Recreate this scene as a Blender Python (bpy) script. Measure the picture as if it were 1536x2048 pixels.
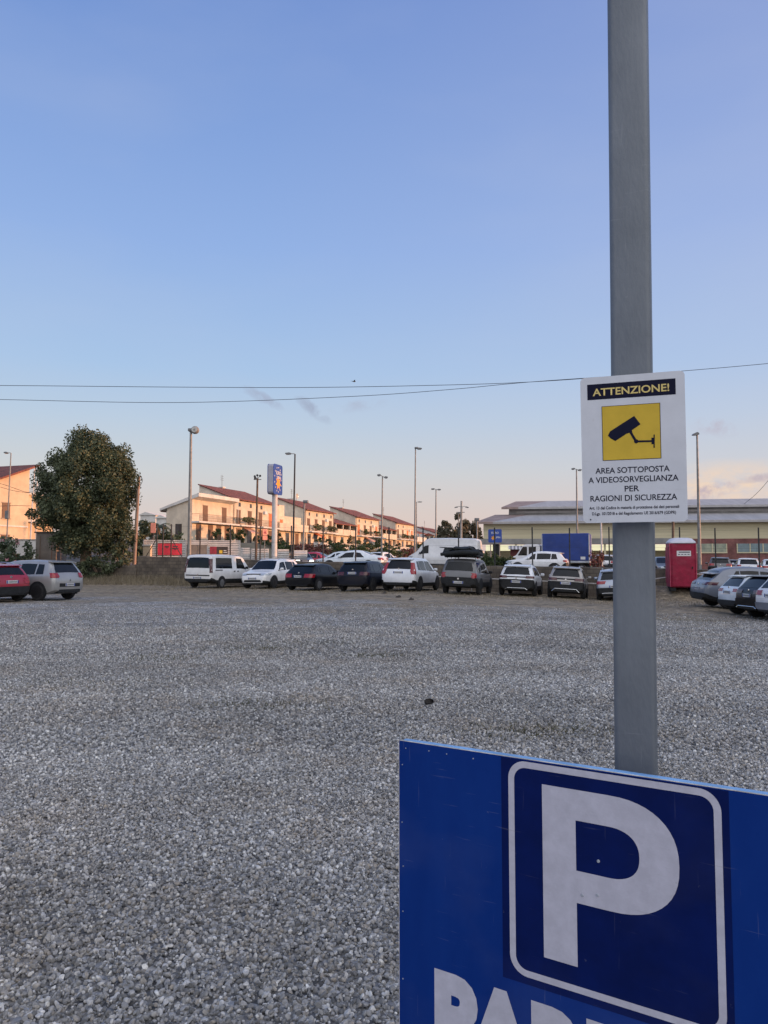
import bpy, bmesh, math, random
import numpy as np
from mathutils import Vector, Matrix

R = math.radians
rnd = random.Random(7)
for o in list(bpy.data.objects):
    bpy.data.objects.remove(o)
scene = bpy.context.scene
COL = scene.collection

# ------------------------------------------------------------------ camera
F_PX, CX, CY = 1538.0, 768.0, 1024.0
EYE = 1.6
PITCH = math.atan((1122 - 1024) / F_PX)
cam_d = bpy.data.cameras.new('camera')
cam = bpy.data.objects.new('camera', cam_d)
COL.objects.link(cam)
cam.location = (0, 0, EYE)
cam.rotation_euler = (R(90) + PITCH, 0, 0)
cam_d.sensor_fit = 'VERTICAL'
cam_d.sensor_height = 36.0
cam_d.lens = 36.0 * F_PX / 2048.0
cam_d.clip_start = 0.05
cam_d.clip_end = 5000
scene.camera = cam

# ------------------------------------------------------------------ world
SUN_AZ, SUN_EL = 86.0, 5.0
w = bpy.data.worlds.new('World')
scene.world = w
w.use_nodes = True
nt = w.node_tree
nt.nodes.clear()
N = nt.nodes.new
L = nt.links.new
wout = N('ShaderNodeOutputWorld')
sky = N('ShaderNodeTexSky')
sky.sky_type = 'NISHITA'
sky.sun_disc = False
sky.sun_elevation = R(SUN_EL)
sky.sun_rotation = R(SUN_AZ)
sky.altitude = 10
sky.air_density = 1.0
sky.dust_density = 0.6
sky.ozone_density = 2.0
bg_sky = N('ShaderNodeBackground')
bg_sky.inputs[1].default_value = 0.11
L(sky.outputs[0], bg_sky.inputs[0])
# twilight bands of the clear sky by elevation (pinkish low, blue high)
tc = N('ShaderNodeTexCoord')
sep = N('ShaderNodeSeparateXYZ')
L(tc.outputs['Generated'], sep.inputs[0])
ramp = N('ShaderNodeValToRGB')


def srgb(r, g, b):
    def f(c):
        c /= 255.0
        return c / 12.92 if c <= 0.04045 else ((c + 0.055) / 1.055) ** 2.4
    return (f(r), f(g), f(b), 1.0)


SKY_BANDS = [(0.0, (228, 194, 184)), (0.053, (230, 211, 202)), (0.112, (216, 218, 220)), (0.175, (196, 214, 234)),
             (0.238, (177, 206, 241)), (0.38, (154, 186, 239)), (0.606, (121, 155, 220)), (1.0, (88, 122, 192))]
el = ramp.color_ramp.elements
while len(el) > 1:
    el.remove(el[0])
for i, (p, c) in enumerate(SKY_BANDS):
    e = el[0] if i == 0 else el.new(p)
    e.position = p
    e.color = srgb(*c)
L(sep.outputs['Z'], ramp.inputs[0])


def wmath(op, a, b=None, clamp=False):
    n = N('ShaderNodeMath')
    n.operation = op
    n.use_clamp = clamp
    for k, v in enumerate((a, b)):
        if v is None:
            continue
        if isinstance(v, (int, float)):
            n.inputs[k].default_value = v
        else:
            L(v, n.inputs[k])
    return n.outputs[0]


def direction(px, py):
    dx, dy = (px - CX) / F_PX, (CY - py) / F_PX
    v = Vector((dx, math.cos(PITCH) - dy * math.sin(PITCH), math.sin(PITCH) + dy * math.cos(PITCH)))
    return v.normalized()


def cloud(prev, d, size, stretch, scale, lo, hi, col, amount):
    """a soft wisp of cloud round one direction of the sky"""
    sub = N('ShaderNodeVectorMath'); sub.operation = 'SUBTRACT'
    L(tc.outputs['Generated'], sub.inputs[0]); sub.inputs[1].default_value = d
    sc = N('ShaderNodeVectorMath'); sc.operation = 'MULTIPLY'
    L(sub.outputs[0], sc.inputs[0]); sc.inputs[1].default_value = (1 / size, 1 / size, stretch / size)
    ln = N('ShaderNodeVectorMath'); ln.operation = 'LENGTH'
    L(sc.outputs[0], ln.inputs[0])
    m = wmath('SUBTRACT', 1.0, ln.outputs['Value'], True)
    mp = N('ShaderNodeVectorMath'); mp.operation = 'MULTIPLY'
    L(tc.outputs['Generated'], mp.inputs[0]); mp.inputs[1].default_value = (scale, scale, scale * 2.2)
    nz = N('ShaderNodeTexNoise')
    nz.inputs['Scale'].default_value = 1.0
    nz.inputs['Detail'].default_value = 6
    nz.inputs['Roughness'].default_value = 0.6
    L(mp.outputs[0], nz.inputs['Vector'])
    mr = N('ShaderNodeMapRange')
    mr.inputs[1].default_value = lo; mr.inputs[2].default_value = hi
    L(nz.outputs[0], mr.inputs[0])
    f = wmath('MULTIPLY', wmath('MULTIPLY', m, mr.outputs[0], True), amount)
    mx = N('ShaderNodeMix'); mx.data_type = 'RGBA'
    L(f, mx.inputs['Factor'])
    L(prev, mx.inputs['A'])
    mx.inputs['B'].default_value = srgb(*col)
    return mx.outputs['Result']


def streak(prev, p1, p2, width, scale, lo, hi, col, amount):
    """a thin wisp of cloud drawn out between two directions of the sky"""
    d1, d2 = direction(*p1), direction(*p2)
    mid = ((d1 + d2) / 2).normalized()
    a = (d2 - d1); half = a.length / 2 * 1.35; a.normalize()
    b = mid.cross(a).normalized()
    nz = N('ShaderNodeTexNoise')
    nz.inputs['Scale'].default_value = scale; nz.inputs['Detail'].default_value = 7; nz.inputs['Roughness'].default_value = 0.65
    L(tc.outputs['Generated'], nz.inputs['Vector'])
    ds = []
    for ax, r_ in ((a, half), (b, width)):
        dn = N('ShaderNodeVectorMath'); dn.operation = 'DOT_PRODUCT'
        L(tc.outputs['Generated'], dn.inputs[0]); dn.inputs[1].default_value = ax
        q = wmath('SUBTRACT', dn.outputs['Value'], mid.dot(ax))
        if ax is b:
            q = wmath('ADD', q, wmath('MULTIPLY', wmath('SUBTRACT', nz.outputs[0], 0.5), width * 2.2))
        q = wmath('DIVIDE', q, r_)
        ds.append(wmath('MULTIPLY', q, q))
    m = wmath('SUBTRACT', 1.0, wmath('ADD', ds[0], ds[1]), True)
    mr = N('ShaderNodeMapRange'); mr.inputs[1].default_value = lo; mr.inputs[2].default_value = hi
    L(nz.outputs[0], mr.inputs[0])
    f = wmath('MULTIPLY', wmath('MULTIPLY', m, mr.outputs[0], True), amount, True)
    f = wmath('MULTIPLY', f, front)
    mx = N('ShaderNodeMix'); mx.data_type = 'RGBA'
    L(f, mx.inputs['Factor']); L(prev, mx.inputs['A']); mx.inputs['B'].default_value = srgb(*col)
    return mx.outputs['Result']


front = wmath('GREATER_THAN', sep.outputs['Y'], 0.0)
c = ramp.outputs[0]
# lavender cast towards the sun's side
fx = N('ShaderNodeMapRange'); fx.inputs[1].default_value = -0.15; fx.inputs[2].default_value = 0.6; fx.inputs[4].default_value = 0.26
L(sep.outputs['X'], fx.inputs[0])
mx = N('ShaderNodeMix'); mx.data_type = 'RGBA'
L(fx.outputs[0], mx.inputs['Factor']); L(c, mx.inputs['A']); mx.inputs['B'].default_value = srgb(205, 198, 228)
c = mx.outputs['Result']
# very faint high haze so that the gradient is not perfectly even
hz = N('ShaderNodeTexNoise'); hz.inputs['Scale'].default_value = 2.6; hz.inputs['Detail'].default_value = 5
mpz = N('ShaderNodeVectorMath'); mpz.operation = 'MULTIPLY'; mpz.inputs[1].default_value = (1, 1, 3.2)
L(tc.outputs['Generated'], mpz.inputs[0]); L(mpz.outputs[0], hz.inputs['Vector'])
hm = N('ShaderNodeMapRange'); hm.inputs[1].default_value = 0.42; hm.inputs[2].default_value = 0.75; hm.inputs[4].default_value = 0.16
L(hz.outputs[0], hm.inputs[0])
mx = N('ShaderNodeMix'); mx.data_type = 'RGBA'
L(hm.outputs[0], mx.inputs['Factor']); L(c, mx.inputs['A']); mx.inputs['B'].default_value = srgb(205, 212, 232)
c = mx.outputs['Result']
c = streak(c, (488, 778), (560, 815), 0.0075, 46, 0.36, 0.60, (168, 174, 198), 0.6)
c = streak(c, (596, 800), (655, 842), 0.0085, 46, 0.34, 0.58, (164, 172, 196), 0.72)
c = streak(c, (670, 820), (770, 806), 0.0090, 40, 0.42, 0.66, (182, 190, 212), 0.6)
c = cloud(c, direction(1455, 972), 0.105, 3.0, 22, 0.36, 0.60, (246, 220, 200), 1.5)
c = streak(c, (1380, 1000), (1470, 968), 0.010, 40, 0.40, 0.60, (190, 174, 192), 0.9)
c = streak(c, (1480, 962), (1560, 954), 0.006, 40, 0.38, 0.60, (196, 180, 192), 0.8)
c = streak(c, (1390, 850), (1470, 862), 0.012, 40, 0.40, 0.62, (196, 192, 208), 0.9)
# added bright sky patch overhead and behind, out of view, lifting the ground light
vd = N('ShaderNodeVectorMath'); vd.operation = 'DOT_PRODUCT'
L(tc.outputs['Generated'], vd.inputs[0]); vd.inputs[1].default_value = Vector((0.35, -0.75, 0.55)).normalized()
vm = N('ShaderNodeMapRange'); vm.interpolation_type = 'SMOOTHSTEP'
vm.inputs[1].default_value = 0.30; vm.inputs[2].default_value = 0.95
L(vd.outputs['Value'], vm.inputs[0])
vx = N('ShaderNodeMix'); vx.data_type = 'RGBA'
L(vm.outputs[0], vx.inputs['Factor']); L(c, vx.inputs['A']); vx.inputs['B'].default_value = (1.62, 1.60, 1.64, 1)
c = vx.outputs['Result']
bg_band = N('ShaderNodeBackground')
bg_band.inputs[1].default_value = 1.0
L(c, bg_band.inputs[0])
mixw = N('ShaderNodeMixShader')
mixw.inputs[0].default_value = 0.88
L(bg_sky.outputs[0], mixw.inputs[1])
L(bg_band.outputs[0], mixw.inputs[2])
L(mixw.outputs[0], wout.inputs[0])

# ------------------------------------------------------------------ sun
sd = bpy.data.lights.new('sun', 'SUN')
sd.energy = 5.0
sd.angle = R(0.6)
sd.color = (1.0, 0.47, 0.22)
sun = bpy.data.objects.new('sun', sd)
COL.objects.link(sun)
sv = Vector((math.sin(R(SUN_AZ)) * math.cos(R(SUN_EL)), math.cos(R(SUN_AZ)) * math.cos(R(SUN_EL)), math.sin(R(SUN_EL))))
sun.rotation_euler = sv.to_track_quat('Z', 'Y').to_euler()
sun.location = (60, 0, 40)

scene.view_settings.view_transform = 'Standard'
scene.view_settings.look = 'None'
scene.view_settings.gamma = 1.0
scene.view_settings.exposure = 0.0
scene.view_settings.use_curve_mapping = False
scene.render.film_transparent = False
try:
    scene.cycles.max_bounces = 6
    scene.cycles.use_denoising = True
except Exception:
    pass


# ------------------------------------------------------------------ helpers
def P(px, py, D):
    """world point that stands D metres ahead and is seen at pixel (px, py) of the 1536x2048 photo"""
    d = direction(px, py)
    t = D / d.y
    return Vector((d.x * t, D, EYE + d.z * t))


def X(px, D):
    return (px - CX) / F_PX * D * 1.0


class MB:
    """collects shapes into one mesh"""

    def __init__(self):
        self.v, self.f, self.m = [], [], []
        self.mi = 0
        self.M = None

    def add(self, vs, fs):
        o = len(self.v)
        if self.M is not None:
            vs = [self.M @ Vector(p) for p in vs]
        self.v.extend([tuple(p) for p in vs])
        for q in fs:
            self.f.append(tuple(i + o for i in q))
            self.m.append(self.mi)
        return self

    def box(self, x0, x1, y0, y1, z0, z1):
        vs = [(x0, y0, z0), (x1, y0, z0), (x1, y1, z0), (x0, y1, z0), (x0, y0, z1), (x1, y0, z1), (x1, y1, z1), (x0, y1, z1)]
        fs = [(0, 3, 2, 1), (4, 5, 6, 7), (0, 1, 5, 4), (1, 2, 6, 5), (2, 3, 7, 6), (3, 0, 4, 7)]
        return self.add(vs, fs)

    def rbox(self, x0, x1, y0, y1, z0, z1, b):
        """box with chamfered edges"""
        vs, idx = [], {}
        xs, ys, zs = (x0, x1), (y0, y1), (z0, z1)
        sg = (1, -1)
        for i in (0, 1):
            for j in (0, 1):
                for k in (0, 1):
                    for ax in (0, 1, 2):
                        p = [xs[i], ys[j], zs[k]]
                        s = (sg[i], sg[j], sg[k])
                        for a in (0, 1, 2):
                            if a != ax:
                                p[a] += s[a] * b
                        idx[(i, j, k, ax)] = len(vs)
                        vs.append(tuple(p))
        g = lambda i, j, k, a: idx[(i, j, k, a)]
        fs = []
        for i in (0, 1):
            q = [g(i, 0, 0, 0), g(i, 1, 0, 0), g(i, 1, 1, 0), g(i, 0, 1, 0)]
            fs.append(q if i else q[::-1])
            q = [g(0, i, 0, 1), g(0, i, 1, 1), g(1, i, 1, 1), g(1, i, 0, 1)]
            fs.append(q if i else q[::-1])
            q = [g(0, 0, i, 2), g(1, 0, i, 2), g(1, 1, i, 2), g(0, 1, i, 2)]
            fs.append(q if i else q[::-1])
        for i in (0, 1):
            for j in (0, 1):
                fs.append([g(i, j, 0, 0), g(i, j, 1, 0), g(i, j, 1, 1), g(i, j, 0, 1)])
                fs.append([g(i, 0, j, 0), g(i, 1, j, 0), g(i, 1, j, 2), g(i, 0, j, 2)])
                fs.append([g(0, i, j, 1), g(1, i, j, 1), g(1, i, j, 2), g(0, i, j, 2)])
                for k in (0, 1):
                    fs.append([g(i, j, k, 0), g(i, j, k, 1), g(i, j, k, 2)])
        return self.add(vs, fs)

    def tube(self, pts, rad, n=8, caps=True):
        pts = [Vector(p) for p in pts]
        if not hasattr(rad, '__len__'):
            rad = [rad] * len(pts)
        vs, fs = [], []
        up = Vector((0, 0, 1))
        for i, p in enumerate(pts):
            t = (pts[min(i + 1, len(pts) - 1)] - pts[max(i - 1, 0)]).normalized()
            ref = up if abs(t.z) < 0.95 else Vector((1, 0, 0))
            a = t.cross(ref).normalized()
            b = a.cross(t).normalized()
            for k in range(n):
                an = 2 * math.pi * k / n
                vs.append(p + (a * math.cos(an) + b * math.sin(an)) * rad[i])
        for i in range(len(pts) - 1):
            for k in range(n):
                k2 = (k + 1) % n
                fs.append((i * n + k, i * n + k2, (i + 1) * n + k2, (i + 1) * n + k))
        if caps:
            fs.append(tuple(range(n))[::-1])
            fs.append(tuple((len(pts) - 1) * n + k for k in range(n)))
        return self.add(vs, fs)

    def prism(self, poly, axis, a, b):
        """extrude a polygon along an axis; poly gives the two other coordinates in order"""
        n = len(poly)

        def pt(p, t):
            if axis == 'x':
                return (t, p[0], p[1])
            if axis == 'y':
                return (p[0], t, p[1])
            return (p[0], p[1], t)
        vs = [pt(p, a) for p in poly] + [pt(p, b) for p in poly]
        fs = [tuple(range(n))[::-1], tuple(range(n, 2 * n))]
        for i in range(n):
            j = (i + 1) % n
            fs.append((i, j, n + j, n + i))
        return self.add(vs, fs)

    def lathe(self, prof, n=20, axis='y', cx=0, cy=0, cz=0):
        """profile of (radius, offset along axis)"""
        vs, fs = [], []
        for (r, h) in prof:
            for k in range(n):
                a = 2 * math.pi * k / n
                if axis == 'y':
                    vs.append((cx + r * math.cos(a), cy + h, cz + r * math.sin(a)))
                else:
                    vs.append((cx + r * math.cos(a), cy + r * math.sin(a), cz + h))
        for i in range(len(prof) - 1):
            for k in range(n):
                k2 = (k + 1) % n
                fs.append((i * n + k, i * n + k2, (i + 1) * n + k2, (i + 1) * n + k))
        fs.append(tuple(range(n)))
        fs.append(tuple((len(prof) - 1) * n + k for k in range(n)))
        return self.add(vs, fs)

    def grid(self, rows):
        """rows of equal length point lists"""
        n = len(rows[0])
        vs = [p for r in rows for p in r]
        fs = []
        for i in range(len(rows) - 1):
            for k in range(n - 1):
                fs.append((i * n + k, i * n + k + 1, (i + 1) * n + k + 1, (i + 1) * n + k))
        return self.add(vs, fs)

    def build(self, name, mat, parent=None, smooth=None, fix=True):
        me = bpy.data.meshes.new(name)
        me.from_pydata(self.v, [], self.f)
        mats = mat if isinstance(mat, (list, tuple)) else [mat]
        for m in mats:
            me.materials.append(m)
        if len(mats) > 1:
            me.polygons.foreach_set('material_index', self.m)
        if fix:
            bm = bmesh.new(); bm.from_mesh(me)
            bmesh.ops.recalc_face_normals(bm, faces=bm.faces)
            bm.to_mesh(me); bm.free()
        if smooth is not None:
            me.polygons.foreach_set('use_smooth', [True] * len(me.polygons))
            me.set_sharp_from_angle(angle=R(smooth))
        me.update()
        o = bpy.data.objects.new(name, me)
        COL.objects.link(o)
        if parent is not None:
            o.parent = parent
        return o


def np_mesh(name, verts, quads, mat, parent=None, smooth=False):
    """a big mesh straight from arrays"""
    me = bpy.data.meshes.new(name)
    k = quads.shape[1]
    me.vertices.add(len(verts)); me.vertices.foreach_set('co', np.asarray(verts, dtype=np.float32).ravel())
    me.loops.add(quads.size); me.loops.foreach_set('vertex_index', np.asarray(quads, dtype=np.int32).ravel())
    me.polygons.add(len(quads)); me.polygons.foreach_set('loop_start', np.arange(0, quads.size, k, dtype=np.int32))
    me.materials.append(mat)
    if smooth:
        me.polygons.foreach_set('use_smooth', np.ones(len(quads), dtype=bool))
    me.update(calc_edges=True)
    me.validate()
    o = bpy.data.objects.new(name, me)
    COL.objects.link(o)
    if parent is not None:
        o.parent = parent
    return o


def tag(o, label=None, cat=None, group=None, kind=None):
    if label: o['label'] = label
    if cat: o['category'] = cat
    if group: o['group'] = group
    if kind: o['kind'] = kind
    return o


def thing(name, label, cat, loc=(0, 0, 0), rz=0.0, group=None):
    o = bpy.data.objects.new(name, None)
    o.empty_display_size = 0.2
    COL.objects.link(o)
    o.location = loc
    o.rotation_euler = (0, 0, rz)
    return tag(o, label, cat, group)


def text_mesh(name, s, mat, x0, x1, zc, h, y, parent, bold=0.0, fit=True):
    """flat lettering standing in the x-z plane of the parent, facing -y; caps h tall, centred on zc"""
    cu = bpy.data.curves.new(name, 'FONT')
    cu.body = s
    cu.size = 1.0
    cu.offset = bold
    cu.resolution_u = 4
    cu.extrude = 0.0
    ob = bpy.data.objects.new(name, cu)
    COL.objects.link(ob)
    dg = bpy.context.evaluated_depsgraph_get()
    me = bpy.data.meshes.new_from_object(ob.evaluated_get(dg))
    bpy.data.objects.remove(ob)
    bpy.data.curves.remove(cu)
    co = np.zeros(len(me.vertices) * 3); me.vertices.foreach_get('co', co)
    co = co.reshape(-1, 3)
    a, b = co[:, 0].min(), co[:, 0].max()
    cap = 0.729
    sx = (x1 - x0) / (b - a)
    out = np.stack([x0 + (co[:, 0] - a) * sx, np.full(len(co), y), zc + (co[:, 1] / cap - 0.5) * h], 1)
    me.vertices.foreach_set('co', out.ravel())
    me.materials.clear(); me.materials.append(mat)
    me.name = name
    me.update()
    o = bpy.data.objects.new(name, me)
    COL.objects.link(o)
    o.parent = parent
    return o


# ------------------------------------------------------------------ materials
def mat(name, col, rough=0.5, metal=0.0, var=0.12, vs=3.0, bump=0.0, bs=40.0, coat=0.0, col2=None, lo=0.4, hi=0.65,
        island=False, emit=None, spec=0.5, detail=5, stretch=None):
    m = bpy.data.materials.new(name)
    m.use_nodes = True
    t = m.node_tree
    b = t.nodes['Principled BSDF']
    b.inputs['Roughness'].default_value = rough
    b.inputs['Metallic'].default_value = metal
    b.inputs['Specular IOR Level'].default_value = spec
    if coat:
        b.inputs['Coat Weight'].default_value = coat
        b.inputs['Coat Roughness'].default_value = 0.06
    tcn = t.nodes.new('ShaderNodeTexCoord')
    src = tcn.outputs['Object']
    if stretch:
        mp = t.nodes.new('ShaderNodeMapping')
        mp.inputs['Scale'].default_value = stretch
        t.links.new(src, mp.inputs[0]); src = mp.outputs[0]
    if col2 is None:
        col2 = tuple(min(1.0, c * (1 + 2.2 * var)) for c in col)
        col = tuple(c * (1 - 0.9 * var) for c in col)
    nz = t.nodes.new('ShaderNodeTexNoise')
    nz.inputs['Scale'].default_value = vs
    nz.inputs['Detail'].default_value = detail
    nz.inputs['Roughness'].default_value = 0.62
    t.links.new(src, nz.inputs['Vector'])
    cr = t.nodes.new('ShaderNodeValToRGB')
    cr.color_ramp.elements[0].position = lo
    cr.color_ramp.elements[1].position = hi
    cr.color_ramp.elements[0].color = (*col, 1)
    cr.color_ramp.elements[1].color = (*col2, 1)
    fac = nz.outputs[0]
    if island:
        ge = t.nodes.new('ShaderNodeNewGeometry')
        mx = t.nodes.new('ShaderNodeMath'); mx.operation = 'MULTIPLY_ADD'
        mx.inputs[1].default_value = 0.38
        t.links.new(ge.outputs['Random Per Island'], mx.inputs[0])
        ad = t.nodes.new('ShaderNodeMath'); ad.operation = 'ADD'; ad.inputs[1].default_value = -0.19
        t.links.new(nz.outputs[0], ad.inputs[0])
        t.links.new(ad.outputs[0], mx.inputs[2])
        fac = mx.outputs[0]
    t.links.new(fac, cr.inputs[0])
    t.links.new(cr.outputs[0], b.inputs['Base Color'])
    if bump:
        n2 = t.nodes.new('ShaderNodeTexNoise')
        n2.inputs['Scale'].default_value = bs
        n2.inputs['Detail'].default_value = 4
        t.links.new(src, n2.inputs['Vector'])
        bp = t.nodes.new('ShaderNodeBump')
        bp.inputs['Strength'].default_value = bump
        bp.inputs['Distance'].default_value = 0.02
        t.links.new(n2.outputs[0], bp.inputs['Height'])
        t.links.new(bp.outputs[0], b.inputs['Normal'])
    if emit:
        b.inputs['Emission Color'].default_value = (*emit[:3], 1)
        b.inputs['Emission Strength'].default_value = emit[3]
    return m


def leaf_mat(name, c1, c2, vs=0.8):
    m = mat(name, c1, 0.55, 0, vs=vs, col2=c2, lo=0.3, hi=0.72, island=True, spec=0.3)
    t = m.node_tree
    b = t.nodes['Principled BSDF']
    tr = t.nodes.new('ShaderNodeBsdfTranslucent')
    tr.inputs[0].default_value = (c2[0] * 1.3, c2[1] * 1.3, c2[2] * 0.8, 1)
    ms = t.nodes.new('ShaderNodeMixShader'); ms.inputs[0].default_value = 0.08
    t.links.new(b.outputs[0], ms.inputs[1]); t.links.new(tr.outputs[0], ms.inputs[2])
    t.links.new(ms.outputs[0], t.nodes['Material Output'].inputs[0])
    return m


def brick_mat(name, c1, c2, mortar, scale, bw=0.5, rh=0.25, msize=0.02, bump=0.4, axes='xz', rough=0.85):
    m = bpy.data.materials.new(name); m.use_nodes = True
    t = m.node_tree; b = t.nodes['Principled BSDF']; b.inputs['Roughness'].default_value = rough
    tcn = t.nodes.new('ShaderNodeTexCoord')
    sp = t.nodes.new('ShaderNodeSeparateXYZ'); cb = t.nodes.new('ShaderNodeCombineXYZ')
    t.links.new(tcn.outputs['Object'], sp.inputs[0])
    t.links.new(sp.outputs[axes[0].upper()], cb.inputs[0]); t.links.new(sp.outputs[axes[1].upper()], cb.inputs[1])
    br = t.nodes.new('ShaderNodeTexBrick')
    br.inputs['Scale'].default_value = scale
    br.inputs['Brick Width'].default_value = bw; br.inputs['Row Height'].default_value = rh
    br.inputs['Mortar Size'].default_value = msize
    br.inputs['Color1'].default_value = (*c1, 1); br.inputs['Color2'].default_value = (*c2, 1); br.inputs['Mortar'].default_value = (*mortar, 1)
    t.links.new(cb.outputs[0], br.inputs['Vector'])
    nz = t.nodes.new('ShaderNodeTexNoise'); nz.inputs['Scale'].default_value = 1.3; nz.inputs['Detail'].default_value = 6
    t.links.new(tcn.outputs['Object'], nz.inputs['Vector'])
    mr = t.nodes.new('ShaderNodeMapRange'); mr.inputs[1].default_value = 0.3; mr.inputs[2].default_value = 0.7
    mr.inputs[3].default_value = 0.6; mr.inputs[4].default_value = 1.25
    t.links.new(nz.outputs[0], mr.inputs[0])
    mx = t.nodes.new('ShaderNodeMix'); mx.data_type = 'RGBA'; mx.blend_type = 'MULTIPLY'; mx.inputs['Factor'].default_value = 1
    t.links.new(br.outputs[0], mx.inputs['A']); t.links.new(mr.outputs[0], mx.inputs['B'])
    t.links.new(mx.outputs['Result'], b.inputs['Base Color'])
    bp = t.nodes.new('ShaderNodeBump'); bp.inputs['Strength'].default_value = bump; bp.inputs['Distance'].default_value = 0.03
    bp.invert = True
    t.links.new(br.outputs['Fac'], bp.inputs['Height']); t.links.new(bp.outputs[0], b.inputs['Normal'])
    return m


M = {}
M['galv'] = mat('galvanised steel', (0.12, 0.136, 0.158), 0.5, 0.2, col2=(0.175, 0.194, 0.22), vs=9, lo=0.35, hi=0.7, bump=0.08, bs=120, stretch=(1, 1, 0.35), detail=8)
M['sign_white'] = mat('reflective white sheet', (0.60, 0.615, 0.66), 0.5, 0, spec=0.3, var=0.03, vs=14)
M['sign_navy'] = mat('navy print', (0.005, 0.006, 0.024), 0.6, 0, spec=0.15, var=0.1)
M['sign_yellow'] = mat('yellow print', (0.60, 0.41, 0.05), 0.6, 0, spec=0.15, var=0.04, vs=20)
M['sign_yellow_text'] = mat('pale yellow print', (0.66, 0.52, 0.20), 0.6, 0, spec=0.15, var=0.03)
M['alu'] = mat('aluminium edge', (0.42, 0.45, 0.5), 0.4, 0.5, var=0.1)
M['panel_blue'] = mat('blue sign paint', (0.0005, 0.022, 0.165), 0.5, 0, spec=0.12, col2=(0.004, 0.036, 0.215), lo=0.3, hi=0.75, detail=10, stretch=(1.6, 1, 0.6), vs=4, bump=0.02, bs=90)
M['panel_navy'] = mat('navy reflective film', (0.001, 0.008, 0.075), 0.45, 0, spec=0.12, var=0.10, vs=9)
M['panel_white'] = mat('white reflective film', (0.47, 0.46, 0.53), 0.42, 0, var=0.05, vs=30, bump=0.03, bs=220)
M['edge_blue'] = mat('light blue edge paint', (0.16, 0.34, 0.62), 0.4, 0, var=0.12, vs=10)
M['edge_white'] = mat('worn white edge', (0.5, 0.48, 0.46), 0.5, 0, var=0.2, vs=25)
M['glass'] = mat('dark car glass', (0.006, 0.008, 0.010), 0.06, 0, var=0.2, vs=2, spec=0.35)
M['tyre'] = mat('tyre rubber', (0.018, 0.018, 0.02), 0.8, 0, var=0.2, vs=9)
M['rim'] = mat('alloy rim', (0.30, 0.31, 0.33), 0.35, 0.7, var=0.1)
M['rim_dark'] = mat('dark alloy rim', (0.06, 0.06, 0.065), 0.35, 0.6, var=0.1)
M['plastic'] = mat('black trim plastic', (0.014, 0.015, 0.017), 0.6, 0, spec=0.3, var=0.2, vs=8)
M['tail_red'] = mat('tail light lens', (0.26, 0.008, 0.015), 0.15, 0, var=0.2, vs=12, coat=0.5)
M['tail_dark'] = mat('smoked tail lens', (0.06, 0.008, 0.012), 0.15, 0, var=0.2, vs=12, coat=0.5)
M['lamp_clear'] = mat('headlamp lens', (0.38, 0.42, 0.46), 0.1, 0.2, var=0.25, vs=20, coat=0.5)
M['head_on'] = mat('lit headlamp', (0.8, 0.8, 0.75), 0.3, 0, emit=(1, 0.97, 0.85, 2.2))
M['plate'] = mat('number plate', (0.56, 0.57, 0.58), 0.4, 0, var=0.05)
M['plate_blue'] = mat('number plate band', (0.01, 0.04, 0.25), 0.4, 0, var=0.05)
M['chrome'] = mat('chrome trim', (0.6, 0.62, 0.64), 0.18, 0.9, var=0.05)


def paint(name, col, metal=0.0, rough=0.32, coat=0.5, spec=0.5):
    return mat(name, col, rough, metal, var=0.05, vs=2.5, coat=coat, bump=0.0, spec=spec)


PAINT = dict(
    white=paint('white car paint', (0.74, 0.74, 0.75)), white2=paint('cool white car paint', (0.68, 0.70, 0.74)),
    van=paint('white van paint', (0.68, 0.68, 0.68)), black=paint('black car paint', (0.006, 0.007, 0.010), 0, .32, .22, .2),
    navy=paint('blue black car paint', (0.007, 0.009, 0.017), 0, .32, .22, .2), red=paint('red car paint', (0.30, 0.014, 0.035)),
    silver=paint('silver car paint', (0.34, 0.34, 0.34), 0.35), grey=paint('grey car paint', (0.13, 0.13, 0.135), 0.3),
    greige=paint('sand grey car paint', (0.34, 0.32, 0.30), 0.25), bluegrey=paint('pale blue silver paint', (0.36, 0.40, 0.47), 0.35),
    pewter=paint('pewter grey car paint', (0.165, 0.185, 0.23), 0.2), bluewhite=paint('icy white car paint', (0.68, 0.73, 0.77)),
    dusk=paint('dark grey green paint', (0.10, 0.11, 0.115), 0.3))

M['leaf_dark'] = leaf_mat('evergreen leaves', (0.030, 0.042, 0.024), (0.118, 0.138, 0.076))
M['leaf_mid'] = leaf_mat('hedge leaves', (0.020, 0.036, 0.012), (0.085, 0.11, 0.040))
M['leaf_far'] = leaf_mat('hazy brownish leaves', (0.06, 0.058, 0.038), (0.16, 0.14, 0.095))
M['leaf_olean'] = leaf_mat('oleander leaves', (0.035, 0.055, 0.028), (0.13, 0.16, 0.10))
M['flower'] = leaf_mat('pink blossoms', (0.50, 0.22, 0.27), (0.66, 0.40, 0.42))
M['leaf_red'] = leaf_mat('red flowering shrub', (0.07, 0.045, 0.025), (0.24, 0.075, 0.075))
M['dry'] = leaf_mat('dry grass', (0.13, 0.105, 0.07), (0.30, 0.255, 0.18), vs=2.0)
M['weed'] = leaf_mat('green brown weeds', (0.05, 0.055, 0.028), (0.16, 0.14, 0.075), vs=3.0)
M['bark'] = mat('bark', (0.12, 0.085, 0.06), 0.9, 0, col2=(0.26, 0.18, 0.12), vs=6, bump=0.6, bs=14)
M['wall_cream'] = mat('cream render', (0.58, 0.505, 0.40), 0.9, 0, var=0.08, vs=0.8, bump=0.05, bs=20)
M['wall_white'] = mat('white render', (0.58, 0.56, 0.53), 0.9, 0, var=0.08, vs=0.8, bump=0.05, bs=20)
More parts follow.
